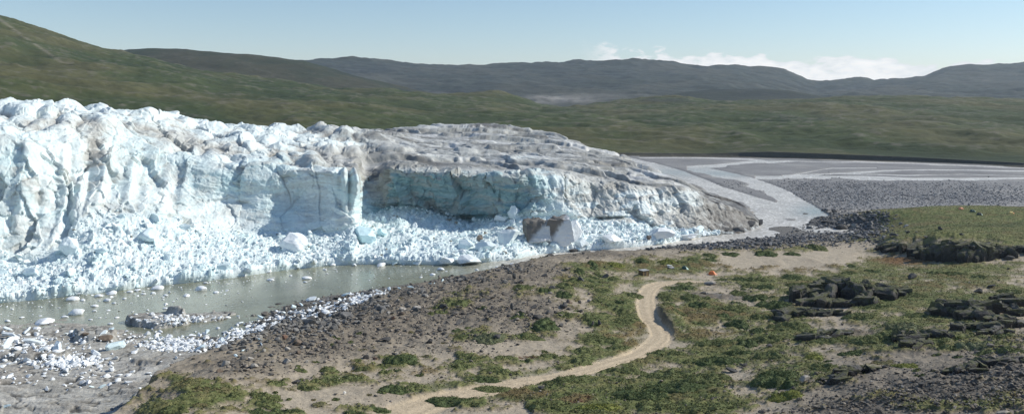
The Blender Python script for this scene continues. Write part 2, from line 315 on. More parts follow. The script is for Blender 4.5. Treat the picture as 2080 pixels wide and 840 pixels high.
gz += plainw * (1 - rivm) * fine3 * .12
# rocky skerry in the lake and knobs at the shelf
def knob(px, py, rx, ry, h):
    u = ((gp - px) / rx) ** 2 + ((gr0 - py) / ry) ** 2 + fine1 * .7 + fine2 * .5
    return h * sst(1.15, .75, u)
sk = knob(318, 655, 62, 11, 2.0) + knob(400, 646, 55, 7, 1.3) + knob(455, 637, 25, 4, 1.0)
gz = np.where(sk > .02, np.maximum(gz, -1 + sk * (1.2 + .3 * strat)), gz)
shelf = np.maximum(shelf, sst(.1, .6, sk))
gz += shelf * (knob(195, 688, 45, 13, 1.6) + knob(60, 738, 80, 12, 1.3) + knob(330, 752, 70, 8, .7))
# ---- bedrock steps on the right slope: the ground stands a few metres higher behind each broken edge
STEPS = [([(1612,612,.8),(1640,610,2.4),(1672,604,3.2),(1703,604,4.4),(1735,608,3.8),(1778,606,2.6),(1815,598,1.6),(1832,594,.3)], 16),
 ([(1918,634,.5),(1945,641,2.6),(1985,646,2.4),(2014,634,2.0),(2060,622,1.6),(2140,618,1.2)], 14),
 ([(1858,514,.8),(1880,520,2.2),(1905,526,4.4),(1945,530,5.2),(1985,529,4.8),(2025,521,3.0),(2066,512,1.8),(2140,506,1.4)], 40), ([(1785,504,.6),(1800,506,1.8),(1832,509,2.2),(1862,508,1.4),(1876,506,.3)], 30),
 ([(1940,668,.2),(1960,669,1.1),(2030,666,1.2),(2090,656,.8)], 9), ([(1818,690,.3),(1832,691,1.5),(1858,689,1.6),(1895,684,1.2),(1930,682,.3)], 9), ([(1628,690,.2),(1655,688,1.3),(1690,680,1.0),(1722,678,.2)], 9),
 ([(1582,652,.2),(1600,644,1.5),(1640,641,1.6),(1690,640,1.0),(1712,638,.2)], 8), ([(1690,777,.2),(1712,768,1.5),(1760,756,1.3),(1790,752,.2)], 8), ([(1935,757,.2),(1960,756,.8),(2000,744,1.0),(2080,734,.9)], 7)]
stepm = np.zeros(gz.shape, F); topm = np.zeros(gz.shape, F)
def ground0(px, py, Zg):
    i = np.clip(np.round((np.asarray(px) - GPX[0]) / 2.2).astype(int), 0, NC - 1); Rr = HY + (ZC - Zg[:, i]) / GD[:, None] * FPX; Rr[GD < 75] = 9999
    return GD[(Rr <= np.asarray(py)[None]).argmax(0)]
g0 = gz.copy()
for pts, fade in STEPS:
    A_ = np.array(pts, float); d0 = ground0(A_[:, 0], A_[:, 1], g0); hh_ = np.interp(GPX, A_[:, 0], A_[:, 2], 0, 0); dl_ = np.interp(GPX, A_[:, 0], d0)
    dl_ = dl_ + 1.6 * perlin2(GPX / 19.0, GPX * 0 + fade, 7) + .8 * perlin2(GPX / 6.0, GPX * 0 + fade, 8)
    u_ = gy - dl_[None]; st_ = sst(-.2, 1.1, u_ + fine3 * .5) * (1 - sst(.15 * fade, fade, u_)); k_ = (GPX > A_[0, 0]) & (GPX < A_[-1, 0])
    gz = gz + .72 * st_ * (hh_ * k_)[None] * (1 + .25 * fine2 + .12 * np.round(fine1 * 6)); stepm = np.maximum(stepm, sst(-1.2, -.1, u_) * (1 - sst(.9, 2.4, u_ + fine2 * 2)) * (hh_ * k_ > .3)[None]); topm = np.maximum(topm, st_ * (hh_ * k_ > .3)[None])
# ---- the track: a graded strip cut into the ground
ROAD = np.array([(1445,572,1.5),(1412,571,1.7),(1380,571,2.2),(1350,573,2.5),(1328,579,2.7),(1318,590,2.6),(1314,603,2.6),(1314,620,2.7),(1316,634,2.6),(1325,648,2.5),(1337,661,2.4),(1345,675,2.5),(1342,690,2.6),(1322,705,2.4),(1290,719,2.3),(1245,733,2.2),(1190,748,2.3),
  (1130,762,2.4),(1070,774,2.7),(1000,786,3.0),(930,799,3.4),(870,816,3.8),(830,836,4.2),(800,862,4.4),(780,900,4.4)])
def gsample(A, px, d):
    px = np.asarray(px, float); d = np.asarray(d, float)
    u = np.clip((px - GPX[0]) / 2.2, 0, NC - 1.001); v = np.clip((np.log(d) - math.log(32)) / .0027, 0, NR - 1.001)
    i = u.astype(int); j = v.astype(int); fu = u - i; fv = v - j
    return (A[j, i] * (1 - fu) + A[j, i + 1] * fu) * (1 - fv) + (A[j + 1, i] * (1 - fu) + A[j + 1, i + 1] * fu) * fv
def zat(x, y):
    return gsample(gz, np.asarray(x) / np.asarray(y) * FPX + CX, y)
def ground(px, py):
    """first spot of the ground seen at a reference column/row -> x, y, z"""
    px = np.atleast_1d(np.asarray(px, float)); py = np.atleast_1d(np.asarray(py, float))
    i = np.clip(np.round((px - GPX[0]) / 2.2).astype(int), 0, NC - 1)
    R = HY + (ZC - gz[:, i]) / GD[:, None] * FPX
    R[GD < 75] = 9999
    hit = R <= py[None]
    k = np.clip(hit.argmax(0), 1, NR - 1); n = np.arange(len(px))
    a = R[k - 1, n]; b = R[k, n]; t = np.clip((a - py) / np.maximum(a - b, 1e-6), 0, 1)
    d = GD[k - 1] * (1 - t) + GD[k] * t
    x = (px - CX) / FPX * d
    return x, d, zat(x, d)
t = np.arange(len(ROAD)); tt = np.linspace(0, len(ROAD) - 1, 260)
rx, ry, _ = ground(ROAD[:, 0], ROAD[:, 1])
def smooth(v, n=9):
    k = np.hanning(n + 2)[1:-1]; k /= k.sum(); return np.convolve(np.pad(v, n // 2, 'edge'), k, 'valid')
RX = smooth(np.interp(tt, t, rx), 13); RY = smooth(np.interp(tt, t, ry), 13); RW = .84 * np.interp(tt, t, ROAD[:, 2]); RZ = smooth(tps(RX, RY), 25) - .1
sel = (gy > 105) & (gy < 290) & (gx > -70) & (gx < 80)
ii = np.where(sel.ravel())[0]; X = gx.ravel()[ii]; Y = gy.ravel()[ii]
best = np.full(len(ii), 1e9); bz = np.zeros(len(ii)); bw = np.ones(len(ii)); bs = np.zeros(len(ii)); bk = np.zeros(len(ii), int)
TX = np.gradient(RX); TY = np.gradient(RY)
for k in range(len(RX)):
    d2 = (X - RX[k]) ** 2 + (Y - RY[k]) ** 2; m = d2 < best
    best[m] = d2[m]; bz[m] = RZ[k]; bw[m] = RW[k]; bk[m] = k
rg_ = np.exp(-((np.sqrt(best) / bw - 2.2) / .9) ** 2); best = np.sqrt(best); side = (TX[bk] * (Y - RY[bk]) - TY[bk] * (X - RX[bk])) / np.hypot(TX[bk], TY[bk])
fl = gz.ravel()
inr = 1 - sst(.95, 1.5, best / bw)
bank = np.exp(-((bk - 98) / 17.0) ** 2) * (side > 0) * sst(.95, 1.15, best / bw) * sst(4.2, 2.2, best / bw) * 1.7     # cut bank on the outer bend
fl[ii] = fl[ii] * (1 - inr) + (bz - .12) * inr + bank * (1 - inr * .6)
roadm = np.zeros(gz.size, F); roadm[ii] = inr
gz = fl.reshape(gz.shape); roadm = roadm.reshape(gz.shape)
rgm = np.zeros(gz.size, F); rgm[ii] = rg_; rgm = rgm.reshape(gz.shape)
veg = np.clip(veg + rgm * sst(-.25, .15, fine1 * .5 + fine2 * .6 + fine3 * .3 + .12) * (gy > 148) * .9, 0, 1) * (1 - sst(.1, .6, roadm))
bankm = np.zeros(gz.size, F); bankm[ii] = np.exp(-((bk - 98) / 17.0) ** 2) * (side > 0) * sst(.9, 1.05, best / bw) * sst(2.0, 1.5, best / bw); bankm = bankm.reshape(gz.shape)
# ================================================================== ground colours (sand, till, bedrock, gravel, plants, and shade painted on the cut bank)
def mixc(c, col, w): return c + (np.array(col, F) - c) * w[..., None]
c = np.zeros(gz.shape + (3,), F) + np.array((.385, .33, .25), F)                      # wind-blown sand
c = mixc(c, (.29, .245, .185), sst(-.1, .5, fine1 + fine2 * .6) * .5)
till = np.clip(rocky * 1.0 + fine2 * .55 * (rocky > .1) + fine1 * .3 * (rocky > .1), 0, 1)
c = mixc(c, (.195, .168, .13), till)
c = mixc(c, (.13, .118, .10), np.clip(till * sst(0, .5, fine3 + fine2 * .5) * .8, 0, 1))
dark = np.clip(blobs([(1930,800,220,50,1),(1720,835,110,20,.8),(1950,690,190,45,.7),(1700,760,110,50,.5),(1400,500,140,7,.6),(1560,492,120,9,.8)]), 0, 1)
c = mixc(c, (.135, .118, .098), dark * .7)
heath = sst(.0, .3, blobs([(855,755,45,12,.6),(1060,802,50,9,.6),(1290,680,60,30,.35),(1430,640,80,20,.45),(1840,528,55,9,1.0),(1300,540,120,16,.3),(1560,540,120,12,.5),(1430,680,80,12,.4),(1900,580,160,25,.25),(1170,812,30,8,.6)]) + fine2 * .35 + fine1 * .2 - .12)
gcol = np.zeros_like(c) + np.array((.115, .135, .048), F)
gcol = mixc(gcol, (.17, .165, .07), sst(-.2, .5, fine2 + fine3 * .4))
gcol = mixc(gcol, (.15, .105, .05), np.clip(heath + sst(.1, .4, fbm2(gx, gy, 11, 4, 79)) * .6, 0, 1) * .75)
gcol = mixc(gcol, (.065, .09, .034), sst(.1, .5, -fine2 + fine1 * .4) * .5)
gcol = mixc(gcol, (.17, .085, .04), np.clip(blobs([(1835,530,45,9,1.2)]), 0, 1) * .7)
pave = sst(.25, .6, blobs([(1475,603,60,6,1.0),(1440,597,40,4,.7),(1735,676,55,7,1.1),(1700,668,40,4,.8),(1640,776,20,8,.6),(1720,790,40,10,.3)]) + fine2 * .35)
c = mixc(c, (.215, .205, .20), pave); c = mixc(c, (.09, .088, .085), pave * np.clip(crk + sst(.3, .5, strat), 0, 1) * .7); veg = veg * (1 - pave)
gsl = np.hypot(np.gradient(gz, axis=0) / (gy * .0027), np.gradient(gz, axis=1) / (gy * 2.2 / FPX)); steep = sst(.42, .85, gsl + .25 * fine3) * moraine * (1 - shelf)
c = mixc(c, (.13, .108, .08), steep * .75)
stone_ = np.zeros_like(c) + np.array((.075, .073, .072), F); stone_ = mixc(stone_, (.15, .145, .135), sst(.0, .4, fine3 + fine2 * .5) * .6)
gcol = mixc(gcol, (.155, .13, .062), sst(-.05, .35, fbm2(gx * .5 + gy * .25, gy, 38, 5, 81)) * (gz > 4) * sst(300, 360, gy) * .8); gcol = mixc(gcol, (.06, .075, .03), sst(.1, .4, fbm2(gx * .5, gy, 22, 4, 83)) * sst(300, 360, gy) * .6)
gcol *= (1 + .35 * fine3 + .25 * fbm2(gx, gy, .9, 2, 77))[..., None]; c = mixc(c, np.clip(gcol, .015, .3), veg); c = mixc(c, gcol, topm * sst(-.35, .1, fine2) * .55)
c = mixc(c, stone_, np.clip(stepm * 1.1, 0, 1) * sst(-.5, -.2, fine2 + .3 * fine3))
c = mixc(c, (.20, .16, .10), sst(-.12, .04, vegn) * (1 - veg) * moraine * .55)          # dry grass fringe
rk = np.zeros_like(c) + np.array((.41, .40, .36), F)                                   # bedrock shelf
rk = mixc(rk, (.50, .49, .45), sst(-.1, .5, fbm2(gx, gy, 18, 3, 71)))
rk = mixc(rk, (.34, .30, .25), sst(.05, .5, fine1 + strat * .2) * .5)
rk = mixc(rk, (.10, .095, .085), np.clip(crk * .7 + sst(.35, .7, strat) * .35, 0, 1))
c = mixc(c, rk, shelf)
beach = (1 - sst(.8, 2.6, gz + fine2 * .8)) * (gy < 470) * (1 - shelf)
c = mixc(c, (.15, .145, .135), beach)
gr_ = np.zeros_like(c) + np.array((.225, .223, .222), F)                                 # braided gravel plain
gr_ = mixc(gr_, (.28, .278, .27), sst(-.1, .5, wob))
gr_ = mixc(gr_, (.31, .30, .285), sst(.15, .4, fbm2(gx * .5 + gy * .2, gy, 60, 4, 74)) * .8); gr_ = mixc(gr_, (.16, .16, .163), sst(.0, .5, fbm2(gx, gy * .5, 25, 4, 73)) * .7)
c = mixc(c, gr_, sst(440, 500, gy) * (1 - sst(2.5, 4, gz)))
c = mixc(c, (.30, .29, .265), rivm * (gy > 440) * .6)
c = mixc(c, (.50, .41, .285), np.clip(roadm * 1.2, 0, 1)); c = mixc(c, (.085, .072, .05), np.clip(bankm, 0, 1) * .8)  # cut bank's face coloured dark to stand in for its shaded side
V = np.stack([gx, gy, gz], -1).reshape(-1, 3)
tag(obj('ground', mesh('ground', V, gridfaces(NR, NC), M['ground'], True, c.reshape(-1, 3))), None, None, kind='structure')
# the road surface, a strip on the graded bed
nn = 9; s = np.linspace(-1, 1, nn); Lx = -TY / np.hypot(TX, TY); Ly = TX / np.hypot(TX, TY)
wv = RW * (1 + .14 * perlin2(np.arange(260) / 9.0, np.zeros(260), 3) + .10 * perlin2(np.arange(260) / 2.7, np.zeros(260), 4))
X = RX[:, None] + Lx[:, None] * wv[:, None] * s; Y = RY[:, None] + Ly[:, None] * wv[:, None] * s
Z = zat(X, Y) + .05 - .1 * np.abs(s) ** 4 + .035 * np.cos(s * 9)
rc = np.zeros((260, nn, 3), F) + np.array((.54, .44, .305), F); rc *= (1 + .12 * fbm2(X, Y, 3, 3, 5) - .22 * np.exp(-((np.abs(s) - .42) / .16) ** 2) - .12 * (np.abs(s) > .9))[..., None]
tag(obj('dirt_road', mesh('dirt_road', np.stack([X, Y, Z], -1).reshape(-1, 3), gridfaces(260, nn), M['ground'], True, rc.reshape(-1, 3))), None, None, kind='structure')
# ================================================================== water: one silty sheet, still in the lake, turbulent and paler in the river
m, nt, b = newmat('water'); L = nt.links.new
at_ = nd(nt, 'ShaderNodeAttribute', attribute_name='turb'); geo = nd(nt, 'ShaderNodeNewGeometry')
mx = nd(nt, 'ShaderNodeMix', data_type='RGBA'); mx.inputs[6].default_value = (.235, .24, .17, 1); mx.inputs[7].default_value = (.46, .44, .39, 1)
L(at_.outputs['Fac'], mx.inputs[0])
mpn = nd(nt, 'ShaderNodeMapping'); L(geo.outputs['Position'], mpn.inputs[0]); mpn.inputs['Scale'].default_value = (1, .55, 1); mpn.inputs['Rotation'].default_value = (0, 0, .6)
foam = nd(nt, 'ShaderNodeTexNoise', Scale=.55, Detail=8.0, Roughness=.7); L(mpn.outputs[0], foam.inputs['Vector'])
fr = nd(nt, 'ShaderNodeMapRange'); L(foam.outputs[0], fr.inputs[0]); fr.inputs[1].default_value = .47; fr.inputs[2].default_value = .62
fm = nd(nt, 'ShaderNodeMath', operation='MULTIPLY'); L(fr.outputs[0], fm.inputs[0]); L(at_.outputs['Fac'], fm.inputs[1])
mx2 = nd(nt, 'ShaderNodeMix', data_type='RGBA'); L(fm.outputs[0], mx2.inputs[0]); L(mx.outputs[2], mx2.inputs[6]); mx2.inputs[7].default_value = (.80, .78, .74, 1)
st = nd(nt, 'ShaderNodeTexNoise', Scale=.055, Detail=6.0, Roughness=.6, Distortion=1.2); L(mpn.outputs[0], st.inputs['Vector']); sm_ = nd(nt, 'ShaderNodeMapRange'); L(st.outputs[0], sm_.inputs[0]); sm_.inputs[1].default_value = .35; sm_.inputs[2].default_value = .65; sm_.inputs[3].default_value = .82; sm_.inputs[4].default_value = 1.14
mx3 = nd(nt, 'ShaderNodeMix', data_type='RGBA', blend_type='MULTIPLY'); mx3.inputs[0].default_value = 1; L(mx2.outputs[2], mx3.inputs[6]); L(sm_.outputs[0], mx3.inputs[7]); L(mx3.outputs[2], b.inputs['Base Color']); sr = nd(nt, 'ShaderNodeMapRange'); L(at_.outputs['Fac'], sr.inputs[0]); sr.inputs[3].default_value = .5; sr.inputs[4].default_value = .2; L(sr.outputs[0], b.inputs['Specular IOR Level'])
rr = nd(nt, 'ShaderNodeMapRange'); L(at_.outputs['Fac'], rr.inputs[0]); rr.inputs[3].default_value = .14; rr.inputs[4].default_value = .45; L(rr.outputs[0], b.inputs['Roughness'])
wn = nd(nt, 'ShaderNodeTexNoise', Scale=.9, Detail=5.0); L(mpn.outputs[0], wn.inputs['Vector'])
bp = nd(nt, 'ShaderNodeBump', Distance=.35); L(wn.outputs[0], bp.inputs['Height']); br = nd(nt, 'ShaderNodeMapRange'); L(at_.outputs['Fac'], br.inputs[0]); br.inputs[3].default_value = .28; br.inputs[4].default_value = 1.0
L(br.outputs[0], bp.inputs['Strength']); L(bp.outputs[0], b.inputs['Normal']); M['water'] = m
wp = np.arange(-600, 2600, 12.0); wd = np.exp(np.arange(math.log(120), math.log(985), .01))
wx = ((wp - CX) / FPX)[None] * wd[:, None]; wy = np.repeat(wd[:, None], len(wp), 1); wr = HY + ZC / wy * FPX; wpp = np.repeat(wp[None], len(wd), 0)
turb = sst(900, 1180, wpp + (560 - wr) * 1.2) * (1 - .75 * np.exp(-((wpp - 1655) / 45) ** 2 - ((wr - 428) / 14) ** 2)) * (1 - .55 * np.exp(-((wpp - 1470) / 60) ** 2 - ((wr - 352) / 9) ** 2)) * (1 - .5 * np.exp(-((wpp - 1370) / 60) ** 2 - ((wr - 350) / 9) ** 2))
tag(obj('water', mesh('water', np.stack([wx, wy, wx * 0], -1).reshape(-1, 3), gridfaces(len(wd), len(wp)), M['water'], True, extra={'turb': turb.ravel()})), None, None, kind='structure')
# ================================================================== HILLS: rows of (column,row) at given distances, front to back
def prof(L, p): L = np.array(L, float); return np.interp(p, L[:, 0], L[:, 1])
def hill(rows, p0, p1, nper, amp, sc, seed, cols, name='hills', step=4.0, extra=None, rough=1.0, u0=0.0):
    """rows: list of (distance profile, row profile); heights follow the rows, relief is added in world scale"""
    P = np.arange(p0, p1, step)
    D = np.array([prof(a, P) if isinstance(a, list) else np.full(len(P), float(a)) for a, _ in rows])
    R = np.array([prof(b_, P) for _, b_ in rows]); Z = ZC - (R - HY) / FPX * D
    n = len(rows); u = np.linspace(0, n - 1, nper); i = np.minimum(u.astype(int), n - 2); f = (u - i)[:, None]
    d = np.exp(np.log(D[i]) * (1 - f) + np.log(D[i + 1]) * f)
    # smooth heights through the rows (Catmull-Rom)
    Zp = np.concatenate([2 * Z[:1] - Z[1:2], Z, 2 * Z[-1:] - Z[-2:-1]]); a, b_, c_, e = Zp[i], Zp[i + 1], Zp[i + 2], Zp[i + 3]
    z = .5 * (2 * b_ + (c_ - a) * f + (2 * a - 5 * b_ + 4 * c_ - e) * f ** 2 + (3 * b_ - a - 3 * c_ + e) * f ** 3)
    lin = b_ * (1 - f) + c_ * f; z = .6 * z + .4 * lin
    x = (P[None] - CX) / FPX * d; y = d
    edge = np.clip((u - u0) / 1.0, 0, 1)[:, None]
    n1 = fbm2(x, y * .8, sc, 5, seed); n2 = fbm2(x, y, sc * .2, 5, seed + 9); rg = fbm2(x * .8 + y * .3, y, sc * .45, 4, seed + 5, True)
    z = z + edge * amp * (n1 * .9 + n2 * .34 * rough + (rg - .3) * .5 * rough)
    if extra is not None: z = z + extra(x, y, P[None] + 0 * d)
    row = HY + (ZC - z) / d * FPX
    c = np.zeros(x.shape + (3,), F) + np.array(cols[0], F)
    n3 = fbm2(x, y * .6, sc * .8, 4, seed + 21); n4 = fbm2(x, y, sc * .05, 4, seed + 31)
    c = mixc(c, cols[1], sst(-.2, .35, n3 + n1 * .35 + n2 * .15 + n4 * .1)); c = mixc(c, cols[2], sst(.0, .4, -n1 * .75 + n2 * .25 - n3 * .3 + n4 * .08) * .85)
    c = c * (1 + .16 * n4 + .3 * n2 + .25 * rg)[..., None]; c = mixc(c, cols[3], sst(.34, .55, rg * .5 + n4 * .5 + n2 * .2) * .6)
    return P, x, y, z, row, c
GREEN = [(.044, .059, .020), (.074, .074, .031), (.020, .034, .012), (.14, .13, .10)]
def emit(res, name='hills', cmod=None):
    P, x, y, z, row, c = res
    if cmod is not None: c = cmod(c, P[None] + 0 * x, row, x, y)
    tag(obj(name, mesh(name, np.stack([x, y, z], -1).reshape(-1, 3), gridfaces(*x.shape), M['hills'], True, c.reshape(-1, 3))), None, None, kind='structure')
# near hillside beyond the ice and the river plain; its river bank is a steep dark cut
bankd = [(-700, 700), (700, 760), (1100, 900), (1260, 962), (1500, 945), (1700, 905), (1850, 868), (2080, 803), (2500, 740)]
topd = [(p, d + 3) for p, d in bankd]
bot = [(-700, 340), (700, 330), (1100, 317), (1260, 315), (1500, 317), (1700, 322), (1850, 327), (2080, 337), (2500, 350)]
top_ = [(-700, 335), (700, 326), (1100, 312), (1260, 310.5), (1440, 312), (1560, 308), (1700, 313), (1850, 319), (2080, 331), (2500, 343)]
rowsA = [([(p, d - 6) for p, d in bankd], [(p, r + 4) for p, r in bot]), (bankd, bot), (topd, top_),
 ([(-700, 900), (0, 900), (700, 930), (1260, 1080), (2080, 960), (2500, 930)], [(-700, 220), (0, 240), (225, 262), (450, 272), (700, 284), (900, 290), (1100, 290), (1260, 289), (1600, 284), (2080, 292), (2500, 300)]),
 ([(-700, 1100), (0, 1100), (700, 1150), (1260, 1280), (2080, 1200)], [(-700, 140), (0, 188), (225, 217), (450, 235), (700, 252), (900, 262), (1100, 262), (1250, 262), (1500, 260), (1800, 256), (2080, 262), (2500, 262)]),
 ([(-700, 1450), (0, 1450), (700, 1500), (1260, 1600), (2080, 1600)], [(-700, 50), (0, 130), (120, 150), (225, 165), (450, 193), (700, 215), (900, 228), (1050, 233), (1250, 240), (1400, 233), (1600, 230), (1800, 226), (2080, 232), (2500, 232)]),
 ([(-700, 1900), (0, 1900), (700, 2000), (1260, 2000)], [(-700, -90), (0, 62), (120, 98), (225, 122), (300, 130), (450, 162), (700, 189), (900, 207), (1000, 214), (1100, 226), (1250, 220), (1400, 212), (1600, 208), (1800, 206), (2080, 211), (2500, 215)]),
 ([(-700, 2200), (0, 2200), (700, 2350), (1260, 2400)], [(-700, -160), (-260, 0), (-120, 8), (0, 35), (60, 52), (120, 74), (170, 91), (225, 106), (300, 119), (345, 129), (450, 150), (560, 164), (640, 172), (800, 184), (880, 194), (930, 193), (1000, 191), (1050, 199), (1100, 216), (1160, 222), (1250, 207), (1330, 197), (1400, 200), (1450, 208), (1550, 206), (1650, 201), (1780, 195), (1880, 199), (1980, 203), (2080, 204), (2500, 205)]),
 (3000, [(-700, -60), (0, 90), (225, 150), (450, 178), (700, 195), (900, 208), (1100, 224), (1300, 214), (1700, 208), (2080, 212), (2500, 212)])]
def cmodA(c, P, row, x, y):
    d0 = np.interp(P, *np.array(topd).T)
    bankm = np.exp(-(np.maximum(y - d0 - 1, 0) / .8)) * (P > 1000)
    c = mixc(c, (.085, .08, .07), np.clip(bankm, 0, 1) * .85)
    w = fbm2(x, y, 60, 4, 91)
    tr = np.exp(-((row - np.interp(P, [0, 60, 130], [40, 82, 130])) / (3 + 2 * w)) ** 2) * (P < 150) * (w > -.1)
    c = mixc(c, (.21, .19, .145), np.clip(tr, 0, 1) * .6)
    crag = np.clip(np.exp(-(((P - 1350) / 55) ** 2 + ((row - 204) / 6) ** 2)) + w * .4 - .25, 0, 1)
    return mixc(c, (.03, .033, .03), crag)
emit(hill(rowsA, -260, 2500, 420, 15.0, 300, 101, GREEN, u0=2.0), cmod=cmodA)
# middle ridge behind the left hillside
rowsB = [(2500, [(-200, 190), (200, 190), (600, 200), (950, 215), (1100, 225)]), (3000, [(-200, 150), (225, 140), (450, 152), (620, 172), (800, 190), (950, 205), (1100, 222)]),
 (3500, [(-200, 110), (180, 112), (225, 104), (260, 100), (300, 99), (380, 101), (440, 107), (500, 111), (560, 118), (620, 126), (680, 142), (760, 163), (860, 186), (930, 200), (1000, 212), (1100, 222)]),
 (4200, [(-200, 150), (300, 135), (620, 160), (1100, 225)])]
DK = [(.026, .036, .017), (.042, .042, .023), (.013, .018, .012), (.08, .075, .06)]
emit(hill(rowsB, -200, 1100, 130, 10, 420, 131, DK))
# low dark rise in the middle distance, grey moraine apron beside it
rowsD = [(2900, [(1250, 222), (1500, 215), (1700, 215)]), (3300, [(1250, 216), (1330, 206), (1400, 198), (1500, 196), (1600, 198), (1700, 210)]),
 (3700, [(1250, 214), (1330, 198), (1400, 186), (1460, 181), (1540, 180), (1600, 184), (1660, 194), (1720, 206)]), (4300, [(1250, 220), (1500, 200), (1720, 214)])]
emit(hill(rowsD, 1250, 1722, 60, 5, 400, 151, [(.018, .024, .014), (.028, .03, .018), (.010, .014, .010), (.05, .05, .04)]))
# far range
FR = [(-200, 120), (560, 128), (640, 124), (700, 122), (725, 120), (800, 126), (860, 131), (900, 134), (940, 135), (1000, 131), (1050, 128), (1110, 126), (1165, 123), (1210, 126), (1260, 124), (1330, 126), (1390, 131), (1440, 136), (1490, 136), (1540, 139),
      (1580, 144), (1610, 152), (1640, 166), (1665, 168), (1690, 166), (1750, 160), (1775, 164), (1840, 159), (1880, 155), (1920, 140), (1950, 134), (2000, 133), (2040, 135), (2080, 130), (2200, 120), (2500, 110)]
rowsC = [(3300, [(-200, 230), (2500, 226)]), (4300, [(-200, 215), (600, 210), (900, 208), (1100, 205), (1300, 203), (1650, 207), (2500, 205)]),
 (5200, [(-200, 190), (600, 176), (900, 180), (1200, 176), (1500, 178), (1650, 196), (1800, 192), (2080, 182), (2500, 170)]),
 (6300, [(-200, 150), (600, 146), (900, 154), (1200, 146), (1500, 152), (1600, 166), (1660, 182), (1800, 175), (1920, 162), (2080, 152), (2500, 140)]), (7200, FR), (8600, [(a_, b_ + 25) for a_, b_ in FR])]
def cmodC(c, P, row, x, y):
    w = fbm2(x * .5, y, 160, 4, 95); w2 = fbm2(x, y, 60, 3, 96)
    g = np.exp(-(((P - 1130) / 75) ** 2 + ((row - 203) / 9) ** 2)) + .3 * np.exp(-(((P - 1230) / 110) ** 2 + ((row - 195) / 8) ** 2)) + .5 * np.exp(-(((P - 850) / 70) ** 2 + ((row - 190) / 4) ** 2))
    return mixc(mixc(c, (.30, .285, .26), np.clip(g * (1.0 + w) - .1, 0, 1) * .8), (.06, .06, .05), np.clip(g, 0, 1) * sst(.1, .4, w2) * .8)
emit(hill(rowsC, -200, 2500, 300, 40, 760, 171, [(.026, .034, .026), (.044, .046, .034), (.011, .016, .015), (.08, .08, .07)], rough=1.2), cmod=cmodC)
# the air: one even box of thin haze
HZ = True
if HZ:
    hb = np.array([(x, y, z) for z in (-9, 345) for y in (-300, 9000) for x in (-9000, 9000)], float)
    me = mesh('haze', hb, np.array([(0, 2, 3, 1), (4, 5, 7, 6), (0, 1, 5, 4), (2, 6, 7, 3), (0, 4, 6, 2), (1, 3, 7, 5)]))
    mh = bpy.data.materials.new('haze'); mh.use_nodes = True; nt = mh.node_tree; nt.nodes.remove(nt.nodes['Principled BSDF'])
    v = nd(nt, 'ShaderNodeVolumePrincipled'); v.inputs['Color'].default_value = (.74, .88, 1, 1); v.inputs['Density'].default_value = 3.6e-5; v.inputs['Anisotropy'].default_value = .2
    nt.links.new(v.outputs[0], nt.nodes['Material Output'].inputs['Volume']); me.materials.append(mh)
    tag(obj('haze', me), None, None, kind='stuff')
